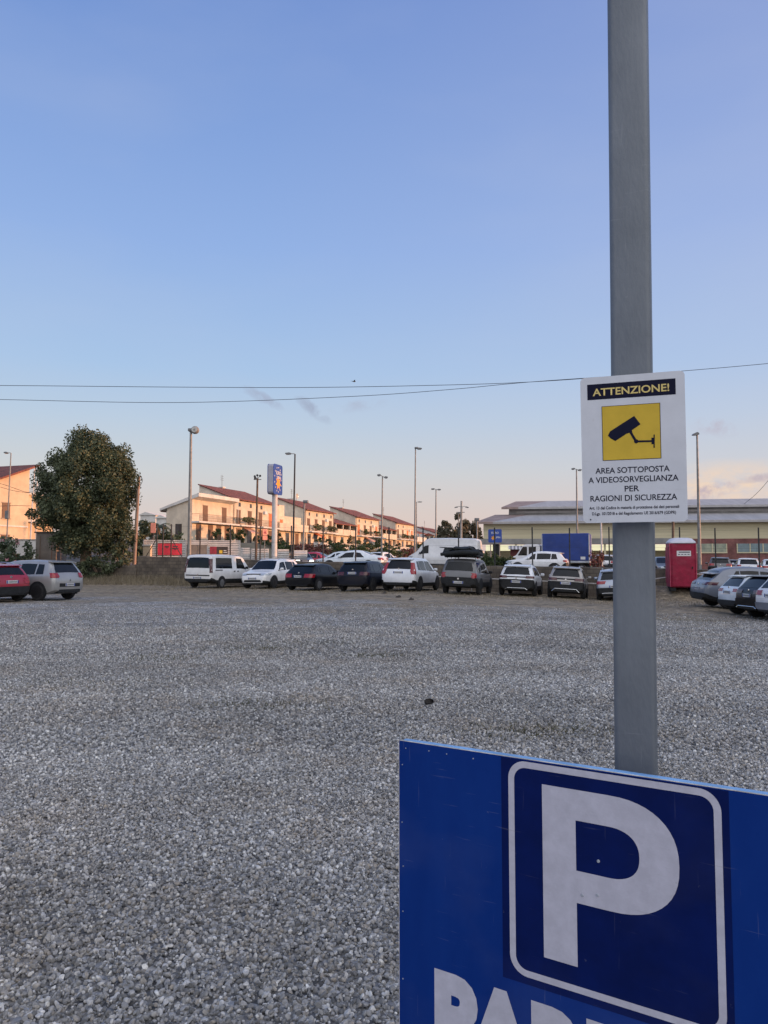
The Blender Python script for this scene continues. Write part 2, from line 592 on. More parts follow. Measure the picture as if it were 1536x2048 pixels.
M['wall_orange'] = mat('ochre render', (0.55, 0.44, 0.31), 0.9, 0, var=0.08, vs=0.6, bump=0.05, bs=20)
M['tiles'] = brick_mat('terracotta roof tiles', (0.20, 0.062, 0.045), (0.28, 0.095, 0.06), (0.10, 0.035, 0.03), 2.2, 0.5, 0.5, 0.06, 0.6, 'xy')
M['shutter'] = mat('brown shutters', (0.12, 0.065, 0.04), 0.6, 0, var=0.2, vs=4, bump=0.3, bs=3, stretch=(1, 1, 14))
M['shutter_orange'] = mat('orange roller blinds', (0.55, 0.16, 0.06), 0.7, 0, var=0.1, vs=3)
M['pane'] = mat('house window pane', (0.04, 0.045, 0.05), 0.08, 0, var=0.3, vs=1)
M['frame'] = mat('window frame paint', (0.30, 0.25, 0.2), 0.6, 0, var=0.1)
M['rail'] = mat('iron railing', (0.10, 0.085, 0.07), 0.6, 0.3, var=0.2)
M['concrete'] = mat('concrete', (0.28, 0.27, 0.25), 0.9, 0, var=0.15, vs=1.5, bump=0.2, bs=30)
M['plant'] = M['leaf_mid']
M['awning'] = mat('faded pink awning', (0.48, 0.30, 0.26), 0.8, 0, var=0.1, vs=2)
M['w_yellow'] = mat('pale yellow cladding', (0.56, 0.50, 0.335), 0.7, 0, var=0.06, vs=0.5, bump=0.25, bs=1.2, stretch=(0.2, 0.2, 6))
M['w_grey'] = mat('grey cladding', (0.23, 0.225, 0.22), 0.8, 0, var=0.15, vs=0.6, bump=0.1, bs=4)
M['w_roof'] = mat('pale metal roofing', (0.37, 0.355, 0.35), 0.65, 0.0, var=0.06, vs=0.6, stretch=(2.5, 0.3, 1))
M['w_roof_brown'] = mat('weathered roof end', (0.27, 0.20, 0.18), 0.8, 0, var=0.12, vs=1.0)
M['w_brick'] = brick_mat('red brick base', (0.20, 0.070, 0.066), (0.24, 0.095, 0.088), (0.19, 0.12, 0.11), 3.0, 0.5, 0.25, 0.02, 0.3)
M['w_glow'] = mat('lit shop glazing', (0.5, 0.5, 0.32), 0.3, 0, col2=(0.8, 0.8, 0.55), vs=0.9, emit=(0.95, 0.9, 0.6, 0.85))
M['w_glass'] = mat('workshop glazing', (0.22, 0.25, 0.20), 0.25, 0, col2=(0.36, 0.38, 0.28), vs=1.2)
M['w_glass_blue'] = mat('bluish workshop glazing', (0.16, 0.22, 0.24), 0.2, 0, var=0.15, vs=1.0)
M['dark'] = mat('dark interior', (0.015, 0.015, 0.015), 0.9, 0, var=0.2)
M['tufa'] = brick_mat('brown stone blocks', (0.10, 0.082, 0.066), (0.155, 0.125, 0.095), (0.075, 0.06, 0.05), 2.0, 0.7, 0.45, 0.03, 0.6)
M['post'] = mat('dark fence post', (0.035, 0.034, 0.036), 0.7, 0.2, var=0.25, vs=6)
M['lamp_pole'] = mat('weathered galvanised pole', (0.23, 0.22, 0.21), 0.6, 0.2, var=0.12, vs=3)
M['lamp_head'] = mat('lamp head', (0.16, 0.16, 0.165), 0.5, 0.2, var=0.1)
M['lens'] = mat('lamp lens', (0.4, 0.4, 0.38), 0.2, 0, var=0.1)
M['brown_pole'] = mat('brown painted pole', (0.13, 0.085, 0.06), 0.8, 0, var=0.2, vs=4)
M['wood_pole'] = mat('timber pole', (0.26, 0.18, 0.14), 0.85, 0, var=0.2, vs=3, bump=0.3, bs=20, stretch=(4, 4, 0.4))
M['slat'] = mat('white slatted boards', (0.56, 0.53, 0.51), 0.7, 0, var=0.10, vs=2)
M['banner_red'] = mat('red banner', (0.55, 0.025, 0.05), 0.6, 0, var=0.12, vs=3)
M['banner_dark'] = mat('dark banner', (0.04, 0.03, 0.03), 0.6, 0, var=0.2, vs=3)
M['banner_maroon'] = mat('maroon banner', (0.25, 0.02, 0.04), 0.6, 0, var=0.2, vs=3)
M['banner_yellow'] = mat('yellow banner', (0.6, 0.42, 0.04), 0.6, 0, var=0.1, vs=3)
M['gate'] = mat('grey brown gate panel', (0.17, 0.145, 0.125), 0.7, 0, var=0.12, vs=2)
M['toilet'] = mat('crimson moulded plastic', (0.25, 0.008, 0.036), 0.5, 0, spec=0.3, var=0.10, vs=4, bump=0.06, bs=30)
M['toilet_side'] = mat('faded crimson plastic', (0.34, 0.04, 0.08), 0.5, 0, var=0.12, vs=4)
M['toilet_roof'] = mat('translucent white roof plastic', (0.55, 0.55, 0.62), 0.5, 0, var=0.05)
M['print_white'] = mat('white print', (0.62, 0.62, 0.62), 0.6, 0, var=0.04)
M['print_dark'] = mat('dark print', (0.04, 0.04, 0.06), 0.6, 0, var=0.04)
M['print_orange'] = mat('orange print', (0.75, 0.32, 0.03), 0.6, 0, var=0.06)
M['store_blue'] = mat('store sign blue', (0.012, 0.055, 0.30), 0.4, 0, var=0.06)
M['store_side'] = mat('store sign side', (0.36, 0.35, 0.40), 0.5, 0, var=0.06)
M['tarp'] = mat('blue truck tarpaulin', (0.012, 0.040, 0.21), 0.55, 0, var=0.10, vs=1.2, bump=0.3, bs=2.0)
M['cable'] = mat('black cable', (0.03, 0.035, 0.05), 0.7, 0, var=0.1)
M['cargo'] = mat('dark cargo bag', (0.008, 0.011, 0.012), 0.8, 0, var=0.3, vs=6, bump=0.5, bs=9)
M['traffic_orange'] = mat('orange road sign', (0.62, 0.26, 0.20), 0.6, 0, var=0.1, vs=6)


def scuffs(m, amount, tint=(0.35, 0.36, 0.38)):
    """fine scratches and dust streaks on a flat panel"""
    t = m.node_tree; b = t.nodes['Principled BSDF']
    src = b.inputs['Base Color'].links[0].from_socket
    n = t.nodes.new; l = t.links.new
    tcn = n('ShaderNodeTexCoord')
    prev = src
    for (sc_, rot, lo, hi, am) in (((9, 1, 160), 24, .66, .74, amount), ((140, 1, 7), -8, .67, .75, amount), ((2.2, 1, 3.5), 0, .52, .80, amount * .45), ((60, 1, 60), 0, .72, .76, amount * 1.4)):
        mp = n('ShaderNodeMapping'); mp.inputs['Scale'].default_value = sc_; mp.inputs['Rotation'].default_value = (0, R(rot), 0)
        l(tcn.outputs['Object'], mp.inputs[0])
        nz = n('ShaderNodeTexNoise'); nz.inputs['Scale'].default_value = 1; nz.inputs['Detail'].default_value = 6
        l(mp.outputs[0], nz.inputs['Vector'])
        mr = n('ShaderNodeMapRange'); mr.inputs[1].default_value = lo; mr.inputs[2].default_value = hi; mr.inputs[4].default_value = am
        l(nz.outputs[0], mr.inputs[0])
        mx = n('ShaderNodeMix'); mx.data_type = 'RGBA'
        l(mr.outputs[0], mx.inputs['Factor']); l(prev, mx.inputs['A']); mx.inputs['B'].default_value = (*tint, 1)
        prev = mx.outputs['Result']
    l(prev, b.inputs['Base Color'])


scuffs(M['panel_blue'], 0.16); scuffs(M['panel_navy'], 0.10); scuffs(M['panel_white'], 0.35, (0.26, 0.25, 0.25))
scuffs(M['galv'], 0.25, (0.30, 0.31, 0.33)); scuffs(M['sign_white'], 0.14, (0.36, 0.35, 0.33)); scuffs(M['toilet'], 0.18)
scuffs(M['tarp'], 0.10)

# ------------------------------------------------------------------ terrain
WALL_Y0, WALL_K = 47.3, 0.36           # the retaining wall: y = WALL_Y0 - WALL_K * x
ROW = (0.332, 0.943)                   # direction of the house row
C0 = (-26.0, 104.0)                    # nearest front corner of the house row
TERRACE = 4.05


def ss(a, b, x):
    t = min(1.0, max(0.0, (x - a) / (b - a)))
    return t * t * (3 - 2 * t)


def wall_y(x):
    return WALL_Y0 - WALL_K * x


def lot_h(x, y):
    z = -0.040 * max(0.0, min(x, 30) - 2.0) * ss(5, 30, y)
    z += 0.02 * math.sin(x * 0.9 + 0.4 * y) * math.sin(y * 0.55 + 1.0) * ss(6, 12, y)
    d = wall_y(x) - y                                     # distance in front of the wall
    z += 0.30 * ss(3.2, 0.6, d) * ss(-11.5, -15, x)        # bank of earth against the wall
    z += 0.62 * ss(3.4, 1.7, d) * ss(13.4, 14.3, x)       # raised verge the cabin stands on
    z += 0.15 * ss(30.4, 31.6, y) * ss(11.6, 13.2, x)
    return z


def up_h(x, y):
    z = 0.95 - 0.022 * max(0.0, min(40.0, x))
    f = (x - C0[0]) * ROW[1] - (y - C0[1]) * ROW[0]
    s = (x - C0[0]) * ROW[0] + (y - C0[1]) * ROW[1]
    k = ss(12.5, 8.0, f) * ss(-45, -12, s)
    return z + (TERRACE - z) * k


def ground(x, y):
    return lot_h(x, y) if y < wall_y(x) else up_h(x, y)


def wear(t, col):
    """worn lanes, dusty fines and brownish patches of the lot, by place in the lot; same for sheet and stones"""
    n = t.nodes.new; l = t.links.new
    ge = n('ShaderNodeNewGeometry')
    na = n('ShaderNodeTexNoise'); na.inputs['Scale'].default_value = 0.42; na.inputs['Detail'].default_value = 7; na.inputs['Roughness'].default_value = 0.62
    l(ge.outputs['Position'], na.inputs['Vector'])
    ra = n('ShaderNodeMapRange'); ra.inputs[1].default_value = 0.33; ra.inputs[2].default_value = 0.68
    ra.inputs[3].default_value = 0.78; ra.inputs[4].default_value = 1.06
    l(na.outputs[0], ra.inputs[0])
    # tyre lanes: long bands across the lot
    mp = n('ShaderNodeMapping'); mp.inputs['Rotation'].default_value = (0, 0, R(-32)); mp.inputs['Scale'].default_value = (0.07, 0.55, 0.2)
    l(ge.outputs['Position'], mp.inputs[0])
    nb = n('ShaderNodeTexNoise'); nb.inputs['Scale'].default_value = 1.0; nb.inputs['Detail'].default_value = 3
    l(mp.outputs[0], nb.inputs['Vector'])
    rb = n('ShaderNodeMapRange'); rb.inputs[1].default_value = 0.36; rb.inputs[2].default_value = 0.64
    rb.inputs[3].default_value = 0.86; rb.inputs[4].default_value = 1.04
    l(nb.outputs[0], rb.inputs[0])
    mu = n('ShaderNodeMath'); mu.operation = 'MULTIPLY'
    l(ra.outputs[0], mu.inputs[0]); l(rb.outputs[0], mu.inputs[1])
    m1 = n('ShaderNodeMix'); m1.data_type = 'RGBA'; m1.blend_type = 'MULTIPLY'; m1.inputs['Factor'].default_value = 1
    l(col, m1.inputs['A']); l(mu.outputs[0], m1.inputs['B'])
    # brown fines showing between the stones
    nc = n('ShaderNodeTexNoise'); nc.inputs['Scale'].default_value = 0.75; nc.inputs['Detail'].default_value = 8; nc.inputs['Roughness'].default_value = 0.7
    l(ge.outputs['Position'], nc.inputs['Vector'])
    rc_ = n('ShaderNodeMapRange'); rc_.inputs[1].default_value = 0.48; rc_.inputs[2].default_value = 0.70; rc_.inputs[4].default_value = 0.42
    l(nc.outputs[0], rc_.inputs[0])
    m2 = n('ShaderNodeMix'); m2.data_type = 'RGBA'; m2.blend_type = 'MULTIPLY'
    l(rc_.outputs[0], m2.inputs['Factor']); l(m1.outputs['Result'], m2.inputs['A']); m2.inputs['B'].default_value = (0.92, 0.74, 0.54, 1)
    return m2.outputs['Result']


def gravel_material():
    m = bpy.data.materials.new('grey gravel'); m.use_nodes = True
    t = m.node_tree; b = t.nodes['Principled BSDF']; b.inputs['Roughness'].default_value = 0.85
    n = t.nodes.new; l = t.links.new
    tcn = n('ShaderNodeTexCoord')
    vo = n('ShaderNodeTexVoronoi'); vo.inputs['Scale'].default_value = 24
    l(tcn.outputs['Object'], vo.inputs['Vector'])
    sp = n('ShaderNodeSeparateColor'); l(vo.outputs['Color'], sp.inputs[0])
    cr = n('ShaderNodeValToRGB')
    cr.color_ramp.elements[0].position = 0.0; cr.color_ramp.elements[0].color = (0.085, 0.085, 0.087, 1)
    cr.color_ramp.elements[1].position = 1.0; cr.color_ramp.elements[1].color = (0.62, 0.62, 0.61, 1)
    e = cr.color_ramp.elements.new(0.55); e.color = (0.28, 0.275, 0.27, 1)
    e = cr.color_ramp.elements.new(0.85); e.color = (0.48, 0.475, 0.465, 1)
    l(sp.outputs[0], cr.inputs[0])
    # patches of dirt and dry grass: towards the wall, and a few in the middle
    sx = n('ShaderNodeSeparateXYZ'); l(tcn.outputs['Object'], sx.inputs[0])
    ma = n('ShaderNodeMath'); ma.operation = 'MULTIPLY_ADD'; ma.inputs[1].default_value = WALL_K
    l(sx.outputs['X'], ma.inputs[0]); l(sx.outputs['Y'], ma.inputs[2])
    mr = n('ShaderNodeMapRange'); mr.inputs[1].default_value = 20; mr.inputs[2].default_value = 42
    mr.inputs[3].default_value = 0.0; mr.inputs[4].default_value = 0.50
    l(ma.outputs[0], mr.inputs[0])
    nz = n('ShaderNodeTexNoise'); nz.inputs['Scale'].default_value = 0.28; nz.inputs['Detail'].default_value = 7
    nz.inputs['Roughness'].default_value = 0.65
    l(tcn.outputs['Object'], nz.inputs['Vector'])
    ad = n('ShaderNodeMath'); ad.operation = 'ADD'
    l(nz.outputs[0], ad.inputs[0]); l(mr.outputs[0], ad.inputs[1])
    m2 = n('ShaderNodeMapRange'); m2.inputs[1].default_value = 0.52; m2.inputs[2].default_value = 0.76
    m2.inputs[4].default_value = 0.92
    l(ad.outputs[0], m2.inputs[0])
    nd = n('ShaderNodeTexNoise'); nd.inputs['Scale'].default_value = 2.5; nd.inputs['Detail'].default_value = 8
    l(tcn.outputs['Object'], nd.inputs['Vector'])
    cd = n('ShaderNodeValToRGB')
    cd.color_ramp.elements[0].position = 0.35; cd.color_ramp.elements[0].color = (0.17, 0.135, 0.088, 1)
    cd.color_ramp.elements[1].position = 0.68; cd.color_ramp.elements[1].color = (0.37, 0.295, 0.195, 1)
    l(nd.outputs[0], cd.inputs[0])
    mx = n('ShaderNodeMix'); mx.data_type = 'RGBA'
    l(m2.outputs[0], mx.inputs['Factor']); l(cr.outputs[0], mx.inputs['A']); l(cd.outputs[0], mx.inputs['B'])
    # coarser mottling of the stones
    v2 = n('ShaderNodeTexVoronoi'); v2.inputs['Scale'].default_value = 8
    l(tcn.outputs['Object'], v2.inputs['Vector'])
    s2 = n('ShaderNodeSeparateColor'); l(v2.outputs['Color'], s2.inputs[0])
    r2 = n('ShaderNodeMapRange'); r2.inputs[3].default_value = 0.62; r2.inputs[4].default_value = 1.42
    l(s2.outputs[0], r2.inputs[0])
    m4 = n('ShaderNodeMix'); m4.data_type = 'RGBA'; m4.blend_type = 'MULTIPLY'; m4.inputs['Factor'].default_value = 1
    l(mx.outputs['Result'], m4.inputs['A']); l(r2.outputs[0], m4.inputs['B'])
    out = wear(t, m4.outputs['Result'])
    l(out, b.inputs['Base Color'])
    bp = n('ShaderNodeBump'); bp.inputs['Strength'].default_value = 0.9; bp.inputs['Distance'].default_value = 0.03; bp.invert = True
    l(vo.outputs['Distance'], bp.inputs['Height']); l(bp.outputs[0], b.inputs['Normal'])
    return m


M['gravel'] = gravel_material()
M['asphalt'] = mat('worn asphalt', (0.05, 0.05, 0.052), 0.9, 0, col2=(0.10, 0.095, 0.09), vs=0.4, bump=0.2, bs=60)
M['soil'] = mat('dry soil and scrub', (0.10, 0.09, 0.055), 0.95, 0, col2=(0.18, 0.15, 0.10), vs=0.2)


def sheet(name, xs, vs, material, hfun):
    rows = [[(x, v - WALL_K * x, hfun(x, v - WALL_K * x)) for x in xs] for v in vs]
    mb = MB(); mb.grid(rows)
    o = mb.build(name, material, smooth=60, fix=False)
    o['kind'] = 'structure'
    return o


def span(a, b, n):
    return [a + (b - a) * i / n for i in range(n + 1)]


xs_lot = span(-140, -26, 16)[:-1] + span(-26, 26, 104) + span(26, 140, 16)[1:]
sheet('gravel_lot', xs_lot, span(-90, -12, 6)[:-1] + span(-12, 47.4, 118), M['gravel'], lot_h)
xs_up = span(-900, -70, 14)[:-1] + span(-70, 70, 56) + span(70, 900, 14)[1:]
vs_up = span(47.4, 240, 72) + span(240, 1800, 16)[1:]
sheet('ground', xs_up, vs_up, M['soil'], up_h)
# tarmac of the street and supermarket yard, a sheet just above the soil
xr = span(-45, 60, 42)
sheet('road', xr, span(47.6, 92, 20), M['asphalt'], lambda x, y: up_h(x, y) + 0.012)

# gravel as real stones near the camera (countless: one object, instanced stones)
stones = bpy.data.collections.new('stone_shapes')
M['stone'] = bpy.data.materials.new('gravel stone'); M['stone'].use_nodes = True
t = M['stone'].node_tree; b = t.nodes['Principled BSDF']; b.inputs['Roughness'].default_value = 0.75
oi = t.nodes.new('ShaderNodeObjectInfo')
cr = t.nodes.new('ShaderNodeValToRGB')
for i, (p, c3) in enumerate([(0.0, (0.13, 0.13, 0.132)), (0.25, (0.27, 0.268, 0.268)), (0.55, (0.42, 0.415, 0.41)), (0.72, (0.38, 0.34, 0.29)), (0.78, (0.50, 0.495, 0.485)), (0.94, (0.66, 0.65, 0.64)), (1.0, (0.85, 0.84, 0.80))]):
    e = cr.color_ramp.elements[i] if i < 2 else cr.color_ramp.elements.new(p)
    e.position = p; e.color = (*c3, 1)
t.links.new(oi.outputs['Random'], cr.inputs[0])
tcn = t.nodes.new('ShaderNodeTexCoord')
nz = t.nodes.new('ShaderNodeTexNoise'); nz.inputs['Scale'].default_value = 1.6; nz.inputs['Detail'].default_value = 5
t.links.new(tcn.outputs['Object'], nz.inputs['Vector'])
mr = t.nodes.new('ShaderNodeMapRange'); mr.inputs[1].default_value = 0.3; mr.inputs[2].default_value = 0.7; mr.inputs[3].default_value = 0.7; mr.inputs[4].default_value = 1.2
t.links.new(nz.outputs[0], mr.inputs[0])
mx = t.nodes.new('ShaderNodeMix'); mx.data_type = 'RGBA'; mx.blend_type = 'MULTIPLY'; mx.inputs['Factor'].default_value = 1
t.links.new(cr.outputs[0], mx.inputs['A']); t.links.new(mr.outputs[0], mx.inputs['B'])
t.links.new(wear(t, mx.outputs['Result']), b.inputs['Base Color'])
nrs = np.random.RandomState(3)
for k in range(7):
    bm = bmesh.new()
    bmesh.ops.create_icosphere(bm, subdivisions=2, radius=0.5)
    # cut by random planes: angular crushed stone
    for q in range(7):
        n = Vector(nrs.normal(size=3)).normalized()
        d = 0.26 + 0.16 * nrs.rand()
        for v in bm.verts:
            s = v.co.dot(n)
            if s > d:
                v.co -= n * (s - d)
    sc = (1.0, 0.66 + 0.3 * nrs.rand(), 0.52 + 0.3 * nrs.rand())
    for v in bm.verts:
        v.co = Vector((v.co.x * sc[0], v.co.y * sc[1], v.co.z * sc[2]))
    bmesh.ops.remove_doubles(bm, verts=bm.verts, dist=0.03)
    me = bpy.data.meshes.new('stone'); bm.to_mesh(me); bm.free()
    me.materials.append(M['stone'])
    stones.objects.link(bpy.data.objects.new('stone', me))


def gravel_scatter(name, ymin, ymax, dens, smin, smax, seed):
    rows = []
    n = 24
    for i in range(n + 1):
        y = ymin + (ymax - ymin) * i / n
        hw = 0.56 * y + 0.9
        rows.append([(-hw + 2 * hw * k / 20, y, lot_h(-hw + 2 * hw * k / 20, y)) for k in range(21)])
    mb = MB(); mb.grid(rows)
    o = mb.build(name, M['gravel'], fix=False)
    ng = bpy.data.node_groups.new(name, 'GeometryNodeTree')
    ng.interface.new_socket('Geometry', in_out='INPUT', socket_type='NodeSocketGeometry')
    ng.interface.new_socket('Geometry', in_out='OUTPUT', socket_type='NodeSocketGeometry')
    n_ = ng.nodes.new; l_ = ng.links.new
    gi, go = n_('NodeGroupInput'), n_('NodeGroupOutput')
    ds = n_('GeometryNodeDistributePointsOnFaces'); ds.inputs['Density'].default_value = dens; ds.inputs['Seed'].default_value = seed
    l_(gi.outputs[0], ds.inputs['Mesh'])
    ci = n_('GeometryNodeCollectionInfo'); ci.inputs['Collection'].default_value = stones
    ci.inputs['Separate Children'].default_value = True; ci.inputs['Reset Children'].default_value = True
    ip = n_('GeometryNodeInstanceOnPoints')
    rz = n_('FunctionNodeRandomValue'); rz.data_type = 'FLOAT_VECTOR'
    rz.inputs[0].default_value = (0, 0, -smax * .30); rz.inputs[1].default_value = (0, 0, smax * .42); rz.inputs['Seed'].default_value = 5
    sp_ = n_('GeometryNodeSetPosition')
    l_(ds.outputs['Points'], sp_.inputs['Geometry']); l_(rz.outputs[0], sp_.inputs['Offset'])
    l_(sp_.outputs[0], ip.inputs['Points']); l_(ci.outputs[0], ip.inputs['Instance'])
    ip.inputs['Pick Instance'].default_value = True
    ri = n_('FunctionNodeRandomValue'); ri.data_type = 'INT'
    ri.inputs[4].default_value = 0; ri.inputs[5].default_value = 6
    l_(ri.outputs[2], ip.inputs['Instance Index'])
    rr = n_('FunctionNodeRandomValue'); rr.data_type = 'FLOAT_VECTOR'
    rr.inputs[0].default_value = (-1.25, -1.25, 0); rr.inputs[1].default_value = (1.25, 1.25, 6.28)
    l_(rr.outputs[0], ip.inputs['Rotation'])
    rs = n_('FunctionNodeRandomValue'); rs.data_type = 'FLOAT'
    rs.inputs[2].default_value = 0.0; rs.inputs[3].default_value = 1.0
    pw = n_('ShaderNodeMath'); pw.operation = 'POWER'; pw.inputs[1].default_value = 1.8
    l_(rs.outputs[1], pw.inputs[0])
    ml = n_('ShaderNodeMath'); ml.operation = 'MULTIPLY_ADD'; ml.inputs[1].default_value = smax - smin; ml.inputs[2].default_value = smin
    l_(pw.outputs[0], ml.inputs[0])
    l_(ml.outputs[0], ip.inputs['Scale'])
    l_(ip.outputs[0], go.inputs[0])
    md = o.modifiers.new('scatter', 'NODES'); md.node_group = ng
    o['kind'] = 'stuff'
    return o


gravel_scatter('gravel', 2.0, 6.5, 7200, 0.011, 0.034, 1)
gravel_scatter('gravel', 6.5, 13.0, 3000, 0.018, 0.042, 2)
gravel_scatter('gravel', 13.0, 19.0, 900, 0.024, 0.052, 3)
gravel_scatter('gravel', 19.0, 24.0, 230, 0.026, 0.054, 4)
gravel_scatter('gravel', 24.0, 29.0, 60, 0.026, 0.052, 5)


# ------------------------------------------------------------------ foliage
def leaves(center, radii, n, size, seed, clumps=40, shell=0.55, cr=0.28, zmin=None, squash=0.0):
    """leaf clumps through an ellipsoid's volume; returns arrays of quads"""
    r = np.random.RandomState(seed)
    d = r.normal(size=(clumps, 3)); d /= np.linalg.norm(d, axis=1)[:, None]
    rad = shell + (1 - shell) * r.rand(clumps) ** 0.6
    cc = d * rad[:, None]
    which = r.randint(0, clumps, n)
    crs = cr * (0.6 + 0.8 * r.rand(clumps))
    off = r.normal(size=(n, 3)); off /= np.linalg.norm(off, axis=1)[:, None]
    off *= (r.rand(n) ** 0.45)[:, None] * crs[which][:, None]
    p = cc[which] + off
    p = p * np.array(radii) + np.array(center)
    if zmin is not None:
        p = p[p[:, 2] > zmin]
    n = len(p)
    a = r.normal(size=(n, 3)); a /= np.linalg.norm(a, axis=1)[:, None]
    up = r.normal(size=(n, 3)); up[:, 2] *= 0.6
    b = np.cross(a, up); b /= np.linalg.norm(b, axis=1)[:, None] + 1e-9
    s = size * (0.6 + 0.8 * r.rand(n))[:, None]
    a = a * s; b = b * s * 0.55
    v = np.stack([p - a, p + b * 1.0 - a * 0.1, p + a, p - b - a * 0.1], 1).reshape(-1, 3)
    q = np.arange(len(v)).reshape(-1, 4)
    return v, q


def merge(parts):
    vs, qs, o = [], [], 0
    for v, q in parts:
        vs.append(v); qs.append(q + o); o += len(v)
    return np.concatenate(vs), np.concatenate(qs)


def bush(name, label, cat, x, y, rx, ry, h, n, size, m, seed, group=None, clumps=24, flowers=None):
    z = ground(x, y)
    root = thing(name, label, cat, (x, y, z), 0, group)
    v, q = leaves((0, 0, h * 0.52), (rx, ry, h * 0.52), n, size, seed, clumps, 0.35, 0.34, zmin=0.02)
    np_mesh('foliage', v, q, m, root)
    mb = MB()
    r = random.Random(seed)
    for k in range(5):
        a = r.random() * 6.28
        mb.tube([(0.1 * math.cos(a), 0.1 * math.sin(a), -0.1), (rx * 0.3 * math.cos(a), ry * 0.3 * math.sin(a), h * 0.4), (rx * 0.5 * math.cos(a), ry * 0.5 * math.sin(a), h * 0.75)], [0.05, 0.035, 0.015], 5)
    mb.build('stem', M['bark'], root)
    if flowers:
        v, q = leaves((0, 0, h * 0.58), (rx * 1.0, ry * 1.0, h * 0.48), flowers, size * 0.8, seed + 5, 12, 0.8, 0.16)
        np_mesh('blossom', v, q, M['flower'], root)
    return root


# ------------------------------------------------------------------ stone retaining wall and fence
wl = thing('stone_wall', 'brown stone block retaining wall behind the row of parked cars', 'wall', (0, WALL_Y0, 0), -math.atan(WALL_K))
kk = math.sqrt(1 + WALL_K ** 2)


def wall_top(x):
    return 1.42 - 0.030 * x * (1 if x < 0 else 0.55) + 0.02 * math.sin(x * 1.7) + 0.015 * math.sin(x * 4.1)


mb = MB()
rows = []
wx = span(-17.0, 26, 86)
for x in wx:
    u = x * kk
    zt, zb = wall_top(x), lot_h(x, wall_y(x) - 0.5) - 0.5
    rows.append([(u, -0.18, zb), (u, -0.17, zb + (zt - zb) * 0.5), (u, -0.18, zt), (u, 0.18, zt + 0.02), (u, 0.18, zb)])
mb.grid(rows)
mb.add([rows[0][i] for i in range(5)], [(0, 1, 2, 3, 4)])
mb.add([rows[-1][i] for i in range(5)], [(4, 3, 2, 1, 0)])
mb.build('block_wall', M['tufa'], wl, smooth=30)
# lower broken end of the wall, beside the tree
lw = thing('rubble_wall', 'low broken stone wall below the big tree', 'wall', (0, WALL_Y0, 0), -math.atan(WALL_K))
mb = MB(); rows = []
r_ = random.Random(4)
for x in span(-27.0, -17.02, 30):
    u = x * kk
    zt = 1.05 + 0.16 * r_.random() + 0.2 * ss(-18.5, -17, x)
    zb = -0.4
    rows.append([(u, -0.25, zb), (u, -0.2 - 0.1 * r_.random(), 0.5), (u, -0.18, zt), (u, 0.22, zt + 0.05), (u, 0.22, zb)])
mb.grid(rows)
mb.add([rows[0][i] for i in range(5)], [(0, 1, 2, 3, 4)])
mb.add([rows[-1][i] for i in range(5)], [(4, 3, 2, 1, 0)])
mb.build('rubble', M['tufa'], lw)

fence = thing('wire_fence', 'thin wire fence with dark posts along the top of the stone wall', 'fence', (0, WALL_Y0, 0), -math.atan(WALL_K))
post_x = [X(px, d) for px, d in ((311, 52.6), (323, 52.4), (339, 52.1), (397, 51.3), (458, 50.5), (518, 49.7), (581, 49.0), (645, 48.2), (711, 47.7), (778, 47.2), (846, 46.5), (917, 45.7), (989, 45.0), (1064, 44.3), (1140, 43.4), (1220, 42.6), (1292, 42.1), (1360, 41.5), (1431, 40.9), (1518, 40.2))]
for x in post_x:
    mb = MB(); u = x * kk
    zt = wall_top(x)
    mb.rbox(u - 0.035, u + 0.035, -0.03, 0.04, zt - 0.3, zt + 2.25, 0.008)
    mb.build('post', M['post'], fence)
mb = MB()
for hgt in (0.25, 1.15, 2.12):
    mb.tube([(x * kk, -0.034, wall_top(x) + hgt) for x in post_x], 0.004, 4)
mb.build('wire', M['post'], fence)
for a in (0, 2):
    x = post_x[a]
    mb = MB()
    mb.tube([(x * kk, 0.0, wall_top(x) + 1.3), (x * kk + (0.9 if a == 2 else -0.9), 0.0, wall_top(x) + 0.0)], 0.025, 6)
    mb.build('brace', M['post'], fence)

# low white tube rail in front of the wall
rail = thing('barrier_rail', 'thin white tube rail between the parked cars and the wall', 'rail', (0, WALL_Y0 - 1.7, 0), -math.atan(WALL_K))
rx_ = span(-12.4, 18, 14)
rz_ = lambda x: (0.74 - 0.0 * x) + lot_h(x, wall_y(x) - 1.8) * 0.9
mb = MB(); mb.tube([(x * kk, 0, rz_(x)) for x in rx_], 0.028, 6); mb.build('tube', M['slat'], rail)
for x in rx_[::2]:
    mb = MB(); mb.tube([(x * kk, 0, lot_h(x, wall_y(x) - 1.8) - 0.15), (x * kk, 0, rz_(x) - 0.02)], 0.024, 6)
    mb.build('leg', M['slat'], rail)


# ------------------------------------------------------------------ cars
def interp(pts, x):
    xs = [p[0] for p in pts]; ys = [p[1] for p in pts]
    return float(np.interp(x, xs, ys))


